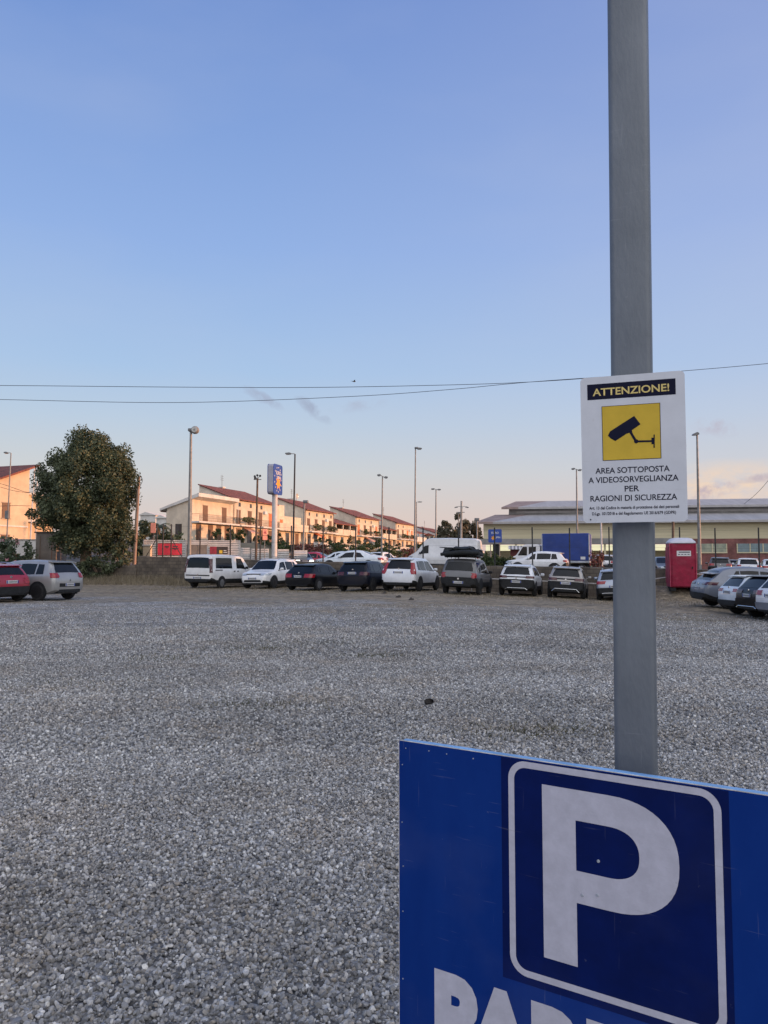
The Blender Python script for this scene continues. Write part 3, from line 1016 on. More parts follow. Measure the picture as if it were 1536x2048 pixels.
class Hull:
    def __init__(s, sp):
        s.sp = sp
        s.L, s.W = sp['L'], sp['W']
        s.topp, s.belt = sp['top'], sp['belt']
        s.tum = sp.get('tum', 0.27)
        s.zlow = sp.get('low', 0.26)
        L_ = s.L
        s.wp = sp.get('plan') or [(0, .80), (.04, .90), (.14, .955), (.5, .99), (1.0, 1), (L_ - 1.3, 1), (L_ - .7, .965), (L_ - .3, .90), (L_ - .1, .81), (L_, .68)]

    def top(s, x):
        # light smoothing of the profile
        return 0.25 * interp(s.topp, x - 0.03) + 0.5 * interp(s.topp, x) + 0.25 * interp(s.topp, x + 0.03)

    def ring(s, x):
        zt = s.top(x)
        zb = interp([(0, s.zlow + .14), (.45, s.zlow), (s.L - .5, s.zlow - .02), (s.L, s.zlow + .04)], x)
        bl = min(interp(s.belt, x) if hasattr(s.belt, '__len__') else s.belt, zt - 0.035)
        wv = interp(s.wp, x) * s.W / 2
        k = min(1.0, max(0.0, (zt - bl) / 0.62))
        wr = wv * (1 - s.tum * k) * (0.96 if k < .3 else 1)
        g = min(1.0, (zt - bl) / 0.3)
        return [(0, zb), (.80 * wv, zb), (.94 * wv, zb + .05), (.99 * wv, zb + .20), (wv, zb + .20 + (bl - zb - .2) * .5),
                (.988 * wv, bl - .05), (.955 * wv, bl), (wr, zt - .075 * g - .012), (wr * .90, zt - .026 * g - .004), (wr * .5, zt - .004), (0, zt + .004)]

    def side(s, x, t_, sg, off=.006):
        r = s.ring(x)
        a, b_ = r[6], r[7]
        return (x, sg * (a[0] + (b_[0] - a[0]) * t_ + off), a[1] + (b_[1] - a[1]) * t_ + off * .3)

    def roof(s, x, q, off=.006):
        r = s.ring(x)
        aq = abs(q)
        ys = [0, .5, .9, 1.0]; zs = [r[10][1], r[9][1], r[8][1], r[7][1]]
        z = float(np.interp(aq, ys, zs)); wr = r[7][0]
        e = .02
        sl = (s.top(x + e) - s.top(x - e)) / (2 * e)
        nl = math.hypot(1, sl)
        return (x - sl / nl * off, math.copysign(aq * wr, q), z + off / nl)

    def rear_x(s, z):
        xx = 0.0
        while s.top(xx) < z and xx < 1.5:
            xx += .01
        return xx

    def front_x(s, z):
        xx = s.L
        while s.top(xx) < z and xx > s.L - 1.8:
            xx -= .01
        return xx

    def halfw(s, x, z):
        r = s.ring(x)
        return float(np.interp(z, [p[1] for p in r[1:9]], [p[0] for p in r[1:9]]))


def full_ring(x, half):
    pts = [(x, y, z) for y, z in half] + [(x, -y, z) for y, z in half[-2:0:-1]]
    return pts


def wheel(root, x, y, R_, sg, rim_m, spokes=5):
    mb = MB()
    w2 = 0.10
    prof = [(R_ * .62, -w2), (R_ * .92, -w2), (R_, -w2 * .6), (R_, w2 * .6), (R_ * .92, w2), (R_ * .62, w2)]
    mb.lathe(prof, 24, 'y', x, y - sg * w2 * 1.0, R_)
    tw = mb.build('wheel', M['tyre'], root, smooth=40)
    mb = MB()
    yo = y + sg * .004
    rr = R_ * .66
    mb.lathe([(rr, 0), (rr * .93, 0), (rr * .88, -sg * .035), (rr * .2, -sg * .035)], 24, 'y', x, yo, R_)
    for k in range(spokes):
        a = 2 * math.pi * k / spokes + .3
        ca, sa = math.cos(a), math.sin(a)
        wv = rr * .10
        pts = [(-wv * 1.2, rr * .1), (wv * 1.2, rr * .1), (wv, rr * .92), (-wv, rr * .92)]
        poly = [(x + p[0] * sa + p[1] * ca, R_ - p[0] * ca + p[1] * sa) for p in pts]
        mb.prism(poly, 'y', yo - sg * .03, yo + sg * .004)
    mb.lathe([(rr * .17, -sg * .03), (rr * .17, sg * .008)], 12, 'y', x, yo, R_)
    mb.build('rim', rim_m, tw, smooth=40)


def car(name, label, cat, x, y, az, sp, paint_m, group=None, z=None):
    """x,y: where the middle of the car stands; az: compass heading of its nose (0 = away from the camera)"""
    h = Hull(sp)
    L_, W_ = sp['L'], sp['W']
    zz = ground(x, y) if z is None else z
    root = thing(name, label, cat, (x, y, zz), R(90 - az), group)
    # pitch and roll with the ground under it
    fx, fy = math.sin(R(az)), math.cos(R(az))
    if z is None:
        zf = ground(x + fx * 1.3, y + fy * 1.3); zr = ground(x - fx * 1.3, y - fy * 1.3)
        zl = ground(x - fy * .75, y + fx * .75); zr2 = ground(x + fy * .75, y - fx * .75)
        if abs(zf - zr) < .4 and abs(zl - zr2) < .3:
            root.rotation_euler = (math.atan2(zl - zr2, 1.5), -math.atan2(zf - zr, 2.6), R(90 - az))
            root.location.z = (zf + zr) / 2
    off = Matrix.Translation((-L_ / 2, 0, 0))
    st = sorted(set([0, .015, .04, .08, .13, .2, .3, .4, .5, .6, .75] + span(1, L_ - 1, 14) + [L_ - a for a in (.8, .6, .45, .3, .2, .12, .06, .02, 0)] + [p[0] for p in sp['top'] if 0 <= p[0] <= L_]))
    mb = MB(); mb.M = off
    rings = [full_ring(q, h.ring(q)) for q in st]
    n = len(rings[0])
    vs = [p for r in rings for p in r]; fs = []
    for i in range(len(rings) - 1):
        for k in range(n):
            k2 = (k + 1) % n
            fs.append((i * n + k, i * n + k2, (i + 1) * n + k2, (i + 1) * n + k))
    # end caps as strips between the two sides
    for base in (0, (len(rings) - 1) * n):
        for k in range(1, n // 2):
            pass
        half = n // 2
        for k in range(half):
            a, b_, c_, d_ = k, k + 1, (n - k - 1) % n, (n - k) % n
            f_ = [base + a, base + b_, base + c_, base + d_]
            f_ = list(dict.fromkeys(f_))
            if len(f_) > 2:
                fs.append(tuple(f_))
    mb.add(vs, fs)
    mb.build('body', paint_m, root, smooth=38)
    # lower cladding
    ch = sp.get('clad', 0.0)
    if ch:
        mb = MB(); mb.M = off
        rr = []
        for q in [-.022] + [s_ for s_ in st if .03 < s_ < L_ - .03] + [L_ + .012]:
            qq = min(max(q, 0), L_)
            hr = h.ring(qq); zb = hr[0][1]
            zc = zb + ch + sp.get('clad_end', .0) * (ss(.5, .1, qq) + ss(L_ - .5, L_ - .1, qq))
            wv = hr[4][0] + .022 * (ss(.5, .05, qq) + ss(L_ - .5, L_ - .05, qq))
            half = [(0, zb - .012), (.80 * wv + .012, zb - .012), (.94 * wv + .014, zb + .045), (.99 * wv + .014, zb + .19), (h.halfw(qq, zc) + .014 + .022 * (ss(.5, .05, qq) + ss(L_ - .5, L_ - .05, qq)), zc), (0, zc + .002)]
            rr.append([(q, a, b_) for a, b_ in half] + [(q, -a, b_) for a, b_ in half[-2:0:-1]])
        n2 = len(rr[0])
        vs = [p for r in rr for p in r]; fs = []
        for i in range(len(rr) - 1):
            for k in range(n2):
                k2 = (k + 1) % n2
                fs.append((i * n2 + k, i * n2 + k2, (i + 1) * n2 + k2, (i + 1) * n2 + k))
        fs.append(tuple(range(n2))); fs.append(tuple((len(rr) - 1) * n2 + k for k in range(n2)))
        mb.add(vs, fs)
        mb.build('cladding', sp.get('clad_m', M['plastic']), root, smooth=35)
    # glass
    g = M['glass']
    x0, x1, qw = sp['rwin']
    if x1 > x0:
        mb = MB(); mb.M = off
        mb.grid([[h.roof(a, q * (1 - .10 * i / 6)) for q in span(-qw, qw, 8)] for i, a in enumerate(span(x0, x1, 6))])
        mb.build('rear_window', g, root, smooth=60)
    x0, x1, qw = sp['fwin']
    mb = MB(); mb.M = off
    mb.grid([[h.roof(a, q) for q in span(-qw, qw, 8)] for a in span(x0, x1, 8)])
    mb.build('windshield', g, root, smooth=60)
    for sg in (1, -1):
        for (b0, b1, t0, t1) in sp['panes']:
            mb = MB(); mb.M = off
            rows = []
            lo_, hi_ = sp.get('pane_t', (.07, .86))
            for i in range(6):
                t_ = i / 5
                rows.append([h.side(b0 + (t0 - b0) * t_ + (b1 + (t1 - b1) * t_ - b0 - (t0 - b0) * t_) * u_, lo_ + (hi_ - lo_) * t_, sg) for u_ in span(0, 1, 6)])
            mb.grid(rows)
            mb.build('side_window', g, root, smooth=60)
    # wheels and arches
    Rw = sp.get('R', .34)
    for xa in (sp['wr'], sp['wf']):
        for sg in (1, -1):
            wv = interp(h.wp, xa) * W_ / 2
            mb = MB(); mb.M = off
            rad = Rw + .075
            pts = [(xa + rad * math.cos(a), max(Rw + rad * math.sin(a), h.zlow - .03)) for a in span(-.55, math.pi + .55, 22)]
            mb.prism(pts, 'y', sg * (wv - .06), sg * (wv + sp.get('arch', .016)))
            mb.build('wheel_arch', M['plastic'], root)
            r2 = root
            x_loc = xa - L_ / 2
            wheel(r2, x_loc, sg * (wv + .022), Rw, sg, sp.get('rim', M['rim']))
    # tail lights wrap the rear corners
    zl, zh, inner, wrap = sp['tail']
    for sg in (1, -1):
        mb = MB(); mb.M = off
        rows = []
        for i in range(5):
            zq = zl + (zh - zl) * i / 4
            xr_ = h.rear_x(zq)
            row = []
            wq = h.halfw(max(xr_, .01), zq)
            for u_ in span(inner, 1, 4):
                row.append((xr_ - .020, sg * (wq * u_ + .006), zq))
            for u_ in span(.02, wrap, 4):
                row.append((xr_ + u_, sg * (h.halfw(xr_ + u_, zq) + .018), zq))
            rows.append(row)
        mb.grid(rows)
        mb.build('tail_light', sp.get('tail_m', M['tail_red']), root, smooth=40)
    if sp.get('strip'):
        za, zb_, m_ = sp['strip']
        mb = MB(); mb.M = off
        xr_ = h.rear_x((za + zb_) / 2)
        wq = h.halfw(max(xr_, .01), za) * inner
        mb.rbox(xr_ - .02, xr_ + .05, -wq, wq, za, zb_, .006)
        mb.build('tail_strip', m_, root)
    # number plates
    pz = sp.get('plate', .75)
    for end in (0, 1):
        zq = pz if end == 0 else .56
        xr_ = (h.rear_x(zq + .06) - .02) if end == 0 else (L_ + .014)
        mb = MB(); mb.M = off
        sgn = -1 if end == 0 else 1
        xa, xb = sorted((xr_, xr_ + sgn * .015))
        mb.rbox(xa, xb, -.26, .26, zq, zq + .115, .003)
        pl = mb.build('number_plate', M['plate'], root)
        mb = MB(); mb.M = off
        xc = xr_ + sgn * .017
        for sg in (-1, 1):
            mb = MB(); mb.M = off
            mb.add([(xc, sg * .21, zq + .004), (xc, sg * .257, zq + .004), (xc, sg * .257, zq + .111), (xc, sg * .21, zq + .111)], [(0, 1, 2, 3)])
            mb.build('plate_band', M['plate_blue'], pl)
        mb = MB(); mb.M = off
        yy = -.18
        for ch_ in range(7):
            wch = .032
            mb.add([(xc, yy, zq + .03), (xc, yy + wch, zq + .03), (xc, yy + wch, zq + .085), (xc, yy, zq + .085)], [(0, 1, 2, 3)])
            yy += .054
        mb.build('plate_marks', M['print_dark'], pl)
    # headlights and grille
    hz0, hz1 = sp.get('head', (.66, .80))
    for sg in (1, -1):
        mb = MB(); mb.M = off
        rows = []
        for i in range(4):
            zq = hz0 + (hz1 - hz0) * i / 3
            xf_ = h.front_x(zq)
            row = []
            wq = h.halfw(min(xf_, L_ - .01), zq)
            for u_ in span(.62, 1, 4):
                row.append((xf_ + .012, sg * wq * u_, zq))
            for u_ in span(.03, .42, 4):
                row.append((xf_ - u_, sg * (h.halfw(xf_ - u_, zq) + .010), zq + .02 * u_))
            rows.append(row)
        mb.grid(rows)
        mb.build('headlight', sp.get('head_m', M['lamp_clear']), root, smooth=40)
    mb = MB(); mb.M = off
    xf_ = h.front_x((hz0 + hz1) / 2); wq = h.halfw(xf_ - .01, hz0) * .60
    mb.rbox(xf_ - .1, xf_ + .014, -wq, wq, hz0 - .02, hz1 - .01, .01)
    xf_ = L_; wq = .5 * W_ * .62
    i0, i1 = sp.get('intake', (.32, .42))
    mb.prism([(-wq, i0), (-wq * .86, i1), (wq * .86, i1), (wq, i0)], 'x', xf_ - .05, xf_ + .012)
    mb.build('grille', M['plastic'], root)
    # mirrors
    mxp = sp['mirror']
    for sg in (1, -1):
        r_ = h.ring(mxp)
        mb = MB(); mb.M = off
        yb = r_[6][0] - .02; zb_ = r_[6][1] + .03
        y0, y1 = sorted((sg * (yb + .06), sg * (yb + .26)))
        mb.rbox(mxp - .10, mxp + .03, y0, y1, zb_ + .02, zb_ + .17, .035)
        mb.rbox(mxp - .04, mxp, *sorted((sg * (yb - .05), sg * (yb + .09))), zb_ + .01, zb_ + .06, .012)
        mb.build('mirror', sp.get('mirror_m', paint_m), root, smooth=50)
    if sp.get('rails'):
        for sg in (1, -1):
            mb = MB(); mb.M = off
            a, b_ = sp['rails']
            pts = []
            for q in span(a, b_, 8):
                p = h.roof(q, sg * .86)
                k = ss(a, a + .2, q) * ss(b_, b_ - .2, q)
                pts.append((p[0], p[1], p[2] + .055 * k))
            mb.tube(pts, .017, 6)
            mb.build('roof_rail', sp.get('rail_m', M['chrome']), root, smooth=50)
    if sp.get('spoiler'):
        mb = MB(); mb.M = off
        a = sp['spoiler']
        r_ = h.ring(a + .12)
        wr = r_[7][0] * .96
        zt = r_[10][1]
        mb.prism([(a - .10, zt - .05), (a - .10, zt - .03), (a + .16, zt + .022), (a + .16, zt - .03)], 'y', -wr, wr)
        mb.build('spoiler', sp.get('spoiler_m', paint_m), root)
    if sp.get('bumper'):
        za, zb_, m_, wf_ = sp['bumper']
        mb = MB(); mb.M = off
        wq = W_ / 2 * wf_
        pts = [(-.028, -wq, za), (-.028, -wq * .78, zb_), (-.028, wq * .78, zb_), (-.028, wq, za)]
        mb.tube(pts, .018, 6)
        mb.build('bumper_trim', m_, root)
    if sp.get('badge', True):
        zq = pz + .24
        xr_ = h.rear_x(zq)
        mb = MB(); mb.M = Matrix.Translation((xr_ - .012 - L_ / 2, 0, zq)) @ Matrix.Rotation(R(90), 4, 'Z')
        mb.lathe([(.045, .02), (.05, .0), (.035, -.008)], 12, 'y')
        mb.build('badge', M['chrome'], root)
    for (x_, z_, l_, h_) in sp.get('trim', ()):
        for sg in (1, -1):
            mb = MB(); mb.M = off
            yv = h.halfw(x_, z_) + .002
            mb.rbox(x_ - l_ / 2, x_ + l_ / 2, *sorted((sg * (yv - .02), sg * (yv + .018))), z_ - h_ / 2, z_ + h_ / 2, .006)
            mb.build('side_trim', M['plastic'], root)
    mb = MB(); mb.M = off
    zb_ = h.ring(.2)[0][1]
    mb.rbox(-.005, .3, -W_ * .34, W_ * .34, zb_ - .02, zb_ + .13, .02)
    mb.build('rear_valance', M['plastic'], root)
    return root


def SUV(L_=4.5, W_=1.85, H=1.66, belt=1.0, **kw):
    k = H - 1.66
    d = dict(L=L_, W=W_, belt=[(0, belt + .03), (1.2, belt), (L_ - 1.2, belt - .05), (L_, belt - .15)],
             top=[(0, .72), (.02, .88), (.07, 1.03 + k * .4), (.12, 1.08 + k * .4), (.40, 1.50 + k), (.50, 1.575 + k), (.70, 1.62 + k), (1.5, 1.66 + k), (L_ - 2.2, 1.645 + k), (L_ - 1.85, 1.57 + k), (L_ - 1.22, 1.10 + k * .3), (L_ - 1.08, 1.05 + k * .3), (L_ - .35, .93 + k * .3), (L_ - .12, .84), (L_ - .02, .70), (L_, .55)],
             rwin=(.14, .40, .84), fwin=(L_ - 1.86, L_ - 1.20, .88),
             panes=[(.62, 1.05, .74, 1.02), (1.10, 2.02, 1.07, 2.0), (2.12, L_ - 1.42, 2.10, L_ - 1.98)],
             wr=.82, wf=L_ - .92, R=.355, tail=(.86, 1.04, .62, .28), plate=.72, mirror=L_ - 1.62, clad=.24, clad_end=.18, spoiler=.44, head=(.70, .82))
    d.update(kw)
    return d


def HATCH(L_=4.25, W_=1.80, H=1.47, belt=.90, **kw):
    k = H - 1.47
    d = dict(L=L_, W=W_, belt=[(0, belt + .03), (1.2, belt), (L_ - 1.2, belt - .05), (L_, belt - .15)],
             top=[(0, .66), (.02, .80), (.08, .93), (.14, .97), (.52, 1.30 + k), (.66, 1.38 + k), (.85, 1.425 + k), (1.6, 1.47 + k), (L_ - 2.25, 1.45 + k), (L_ - 1.9, 1.38 + k), (L_ - 1.15, .96), (L_ - 1.0, .91), (L_ - .3, .78), (L_ - .1, .70), (L_ - .02, .60), (L_, .48)],
             rwin=(.17, .56, .84), fwin=(L_ - 1.93, L_ - 1.14, .88),
             panes=[(.72, 1.0, .86, .98), (1.05, 1.92, 1.02, 1.90), (2.02, L_ - 1.36, 2.0, L_ - 2.02)],
             wr=.75, wf=L_ - .86, R=.325, tail=(.76, .92, .60, .26), plate=.60, mirror=L_ - 1.58, clad=.10, clad_end=.12, low=.20, spoiler=.60, head=(.60, .72))
    d.update(kw)
    return d


GROUP_ROW = 'cars parked along the stone wall'
GROUP_SIDE = 'cars parked in a row by the crimson cabin'
GROUP_UP = 'vehicles beyond the wire fence'


def place(px, D, dx=0.0):
    return X(px, D) + dx, D


ROW_AZ = 20.0


def nose_in(px, D, L_, az=ROW_AZ):
    """middle of a car whose rear bumper is centred at pixel px, D metres ahead"""
    return X(px, D) + math.sin(R(az)) * L_ / 2, D + math.cos(R(az)) * L_ / 2


# van
sp = dict(L=5.0, W=1.95, belt=[(0, 1.13), (3.3, 1.12), (5, 1.0)], tum=.13,
          top=[(0, .85), (.015, 1.15), (.05, 1.5), (.11, 1.85), (.18, 1.93), (.4, 1.965), (2, 1.985), (3.3, 1.95), (3.62, 1.86), (4.30, 1.24), (4.42, 1.17), (4.82, .98), (4.94, .85), (4.99, .65), (5, .5)],
          plan=[(0, .90), (.05, .95), (.2, .985), (.6, 1), (3.8, 1), (4.3, .96), (4.7, .88), (4.9, .78), (5, .66)],
          rwin=(.02, .105, .88), fwin=(3.64, 4.30, .9), panes=[(.45, 2.25, .50, 2.22), (2.75, 3.85, 2.75, 3.35)], pane_t=(.05, .86), wr=1.05, wf=4.05, R=.33,
          tail=(.92, 1.72, .90, .10), tail_m=M['tail_dark'], plate=.56, mirror=3.75, mirror_m=M['plastic'], clad=.14, clad_end=-.02, low=.30,
          strip=(.73, .79, M['plastic']), rim=M['rim'], head=(.78, .95), trim=((.75, 1.07, .75, .05), (2.45, 1.0, .16, .06), (2.85, 1.0, .16, .06), (2.4, .5, 1.9, .12)))
x, y = nose_in(396, 44.6, 5.0)
car('white_van', 'white passenger van with tinted rear windows, parked at the wall end of the row', 'van', x, y, ROW_AZ, sp, PAINT['van'], GROUP_ROW)

# white SUV facing the camera
sp = SUV(4.6, 1.90, 1.72, 1.04, rim=M['rim_dark'], clad=.07, clad_end=.0, intake=(.40, .53), head=(.78, .90), rails=(.9, 2.6), rail_m=M['chrome'])
az = 200.0
x, y = X(506, 44.4) - math.sin(R(az)) * 2.3, 44.4 - math.cos(R(az)) * 2.3
car('white_suv', 'white off-road car parked facing the camera beside the white van', 'car', x, y, az, sp, PAINT['white'], GROUP_ROW)

sp = HATCH(4.3, 1.82, 1.48, .92, tail=(.72, .92, .55, .30), plate=.72, rim=M['rim'], clad_m=PAINT['black'])
x, y = nose_in(603, 41.6, 4.3)
car('black_hatchback', 'black hatchback with pink-red tail lights beside the white off-road car', 'car', x, y, ROW_AZ + 6, sp, PAINT['black'], GROUP_ROW)

sp = SUV(4.4, 1.83, 1.62, 1.0, tail_m=M['tail_dark'], plate=.92, rim=M['rim_dark'], clad_m=PAINT['navy'])
x, y = nose_in(706, 40.4, 4.4)
car('dark_suv', 'blue-black crossover parked between the black hatchback and a white SUV', 'car', x, y, ROW_AZ + 2, sp, PAINT['navy'], GROUP_ROW)

sp = SUV(4.95, 1.95, 1.77, 1.06, tail=(.90, 1.50, .84, .12), plate=.93, clad=.05, clad_end=.02, rim=M['rim_dark'], rwin=(.14, .42, .82), R=.37)
x, y = nose_in(795, 39.9, 4.95)
car('large_white_suv', 'large white SUV with tall red tail lights beside the grey pickup', 'car', x, y, ROW_AZ, sp, PAINT['white2'], GROUP_ROW)

sp = dict(L=5.25, W=1.86, belt=[(0, 1.10), (5.25, 1.0)], tum=.20, low=.36,
          top=[(0, .80), (.02, 1.02), (.05, 1.12), (.09, 1.17), (.30, 1.62), (.38, 1.72), (.55, 1.78), (1.8, 1.82), (3.0, 1.80), (3.35, 1.72), (3.95, 1.20), (4.1, 1.15), (4.9, 1.05), (5.12, .95), (5.22, .80), (5.25, .6)],
          rwin=(.10, .31, .88), fwin=(3.37, 3.96, .88), panes=[(.5, 1.35, .62, 1.33), (1.55, 2.4, 1.58, 2.36), (2.48, 3.75, 2.47, 3.25)], wr=1.15, wf=4.35, R=.385,
          tail=(.84, 1.10, .86, .12), plate=.56, mirror=3.6, mirror_m=M['plastic'], clad=.28, clad_end=.10, rim=M['rim_dark'], head=(.85, 1.0), arch=.05)
x, y = nose_in(909, 38.3, 5.25)
az = ROW_AZ - 3
truck_root = car('grey_pickup', 'dark grey pickup with a canopy and a loaded roof rack', 'pickup truck', x, y, az, sp, PAINT['grey'], GROUP_ROW)
mb = MB()
for xa in (-2.0, -1.0, 0.0):
    mb.tube([(xa, -.72, 1.80), (xa, -.72, 1.90), (xa, .72, 1.90), (xa, .72, 1.80)], .022, 6)
for ya in (-.66, .66):
    mb.tube([(-2.35, ya, 1.92), (.3, ya, 1.92)], .022, 6)
mb.build('roof_rack', M['plastic'], truck_root)
cg = thing('roof_cargo', 'dark rolled gear strapped on the roof rack of the pickup', 'cargo', truck_root.location + Vector((0, 0, 1.94)), R(90 - az))
def lump(name, x0, x1, y0, y1, z0, z1, seed, parent):
    bm = bmesh.new(); bmesh.ops.create_icosphere(bm, subdivisions=3, radius=1)
    r = np.random.RandomState(seed); ph = r.rand(9) * 6.28
    for v in bm.verts:
        c_ = v.co.copy()
        q = 1 + .10 * math.sin(5 * c_.x + ph[0]) + .09 * math.sin(6 * c_.y + ph[1]) + .08 * math.sin(7 * c_.z + ph[2] + 3 * c_.x) + .05 * math.sin(13 * c_.y + ph[3])
        c_ = Vector([math.copysign(abs(k) ** .6, k) for k in c_]) * q
        v.co = Vector(((x0 + x1) / 2 + c_.x * (x1 - x0) / 2, (y0 + y1) / 2 + c_.y * (y1 - y0) / 2, max(z0, (z0 + z1) / 2 + c_.z * (z1 - z0) / 2)))
    me = bpy.data.meshes.new(name); bm.to_mesh(me); bm.free(); me.materials.append(M['cargo'])
    o = bpy.data.objects.new(name, me); COL.objects.link(o); o.parent = parent
    return o


lump('bag', -2.35, .2, -.60, .45, -.06, .50, 1, cg)
lump('bag', -2.3, -.2, .25, .92, -.05, .40, 2, cg)
lump('bag', -2.35, -.6, -1.0, -.35, -.04, .34, 3, cg)
mb = MB()
mb.tube([(-2.42, -1.05, .16), (-2.38, -.2, .20), (-2.40, .9, .10)], [.10, .13, .08], 8)
mb.build('roll', M['cargo'], cg, smooth=50)
mb = MB()
mb.tube([(-2.4, .95, .46), (-2.3, .2, .40), (-2.2, -.5, .35)], [.02, .05, .02], 6)
mb.build('strap_bundle', M['cargo'], cg, smooth=50)

sp = SUV(4.4, 1.83, 1.63, 1.02, tail=(.92, 1.04, .66, .22), tail_m=M['tail_dark'], strip=(.95, 1.01, M['plastic']), plate=.68, clad=.26, clad_end=.20, rim=M['rim_dark'], bumper=(.34, .42, M['chrome'], .62), rails=(.8, 2.4))
x, y = nose_in(1027, 39.3, 4.4)
car('white_crossover', 'white crossover with a dark strip between narrow tail lights, beside the pickup', 'car', x, y, ROW_AZ - 2, sp, PAINT['white2'], GROUP_ROW)

sp = SUV(4.3, 1.82, 1.62, 1.0, tail=(.88, 1.02, .60, .24), tail_m=M['tail_dark'], strip=(.93, 1.0, M['plastic']), plate=.70, clad=.26, clad_end=.18, rim=M['rim_dark'], bumper=(.33, .47, M['chrome'], .74), rails=(.8, 2.4))
x, y = nose_in(1125, 38.6, 4.3)
car('sand_crossover', 'sand grey crossover with a silver arch on its dark bumper', 'car', x, y, ROW_AZ - 2, sp, PAINT['greige'], GROUP_ROW)

sp = SUV(4.3, 1.80, 1.60, 1.0, tail=(.88, 1.03, .58, .24), tail_m=M['tail_red'], plate=.70, clad=.20, clad_end=.10, bumper=(.42, .44, M['plate'], .7), rails=(.8, 2.4))
x, y = nose_in(1226, 37.9, 4.3)
car('silver_crossover', 'pale blue-silver crossover half hidden behind the galvanised post', 'car', x, y, ROW_AZ - 2, sp, PAINT['bluegrey'], GROUP_ROW)

# side row, nose to the right
az = 93
sp = SUV(4.65, 1.90, 1.64, 1.07, top=[(0, .74), (.03, .90), (.10, 1.03), (.22, 1.10), (.62, 1.48), (.80, 1.61), (1.1, 1.69), (1.9, 1.75), (2.5, 1.73), (2.85, 1.64), (3.45, 1.15), (3.6, 1.05), (4.3, .93), (4.53, .84), (4.63, .70), (4.65, .55)],
         rwin=(.26, .70, .84), panes=[(1.0, 1.45, 1.3, 1.42), (1.50, 2.2, 1.46, 2.2), (2.28, 3.25, 2.26, 2.75)], tail=(.94, 1.06, .52, .42), tail_m=M['tail_dark'], clad=.14, clad_end=.06, rim=M['rim_dark'], fwin=(2.83, 3.46, .88), mirror=3.05, R=.37, wr=.95)


def tail_at(px, D, L_, az):
    return X(px, D) + math.sin(R(az)) * L_ / 2, D + math.cos(R(az)) * L_ / 2


x, y = tail_at(1389, 32.3, 4.65, az)
car('grey_crossover', 'metallic grey crossover with sloping rear, parked beside the crimson cabin', 'car', x, y, az, sp, PAINT['pewter'], GROUP_SIDE)
az = 89
sp = SUV(4.3, 1.80, 1.56, .98, tail=(.86, .98, .55, .30), tail_m=M['tail_red'], plate=.78, clad=.10, clad_end=.04)
x, y = tail_at(1448, 29.3, 4.3, az)
car('pale_crossover', 'icy white crossover parked between the grey crossover and a black car', 'car', x, y, az, sp, PAINT['bluewhite'], GROUP_SIDE)
az = 87
sp = SUV(4.4, 1.83, 1.58, 1.0, tail=(.86, 1.0, .5, .34), tail_m=M['tail_dark'], plate=.74, clad=.16, clad_end=.12, clad_m=PAINT['black'], bumper=(.36, .42, M['chrome'], .72))
x, y = tail_at(1488, 27.2, 4.4, az)
car('black_crossover', 'black crossover with a chrome bumper line, second from the photo edge', 'car', x, y, az, sp, PAINT['navy'], GROUP_SIDE)
az = 84
sp = SUV(4.45, 1.83, 1.62, 1.0, tail=(.86, 1.02, .6, .28), plate=.80, clad=.12, clad_end=.10, clad_m=PAINT['pewter'])
x, y = tail_at(1533, 25.0, 4.45, az)
car('white_estate', 'white car with a grey lower bumper, cropped by the photo edge', 'car', x, y, az, sp, PAINT['white'], GROUP_SIDE)

# left pair
az = -70
sp = SUV(4.27, 1.79, 1.66, 1.02, top=[(0, .74), (.02, .90), (.07, 1.03), (.12, 1.10), (.34, 1.48), (.46, 1.57), (.70, 1.62), (1.5, 1.66), (2.35, 1.63), (2.75, 1.54), (3.35, 1.12), (3.5, 1.06), (4.0, .90), (4.18, .80), (4.25, .68), (4.27, .55)],
         tail=(.92, 1.12, .78, .16), plate=.58, clad=.0, strip=(.56, .70, M['plastic']), rim=M['rim_dark'], fwin=(2.74, 3.34, .88), mirror=2.95,
         panes=[(.60, .98, .66, .96), (1.05, 1.85, 1.04, 1.83), (1.95, 3.12, 1.93, 2.62)], spoiler=.38)
x, y = tail_at(142, 31.6, 4.27, az)
car('silver_minivan', 'silver rounded hatchback with a white roof, turned away below the tree', 'car', x, y, az, sp, PAINT['silver'])
az = -62
sp = HATCH(3.95, 1.73, 1.50, .93, tail=(.70, .93, .74, .12), plate=.72, clad=.14, clad_end=.12, R=.32, top=[(0, .66), (.02, .82), (.07, .95), (.12, 1.0), (.36, 1.34), (.46, 1.41), (.65, 1.46), (1.4, 1.50), (1.8, 1.48), (2.15, 1.41), (2.75, 1.0), (2.9, .95), (3.6, .82), (3.83, .72), (3.93, .60), (3.95, .48)],
           rwin=(.15, .36, .84), fwin=(2.13, 2.76, .88), panes=[(.60, .90, .68, .88), (.96, 1.6, .95, 1.58), (1.68, 2.5, 1.66, 2.0)], mirror=2.4, spoiler=.42, rails=(.7, 1.9))
x, y = tail_at(28, 29.6, 3.95, az)
car('red_hatchback', 'small red hatchback with a dark glazed rear, cropped by the photo edge', 'car', x, y, az, sp, PAINT['red'])

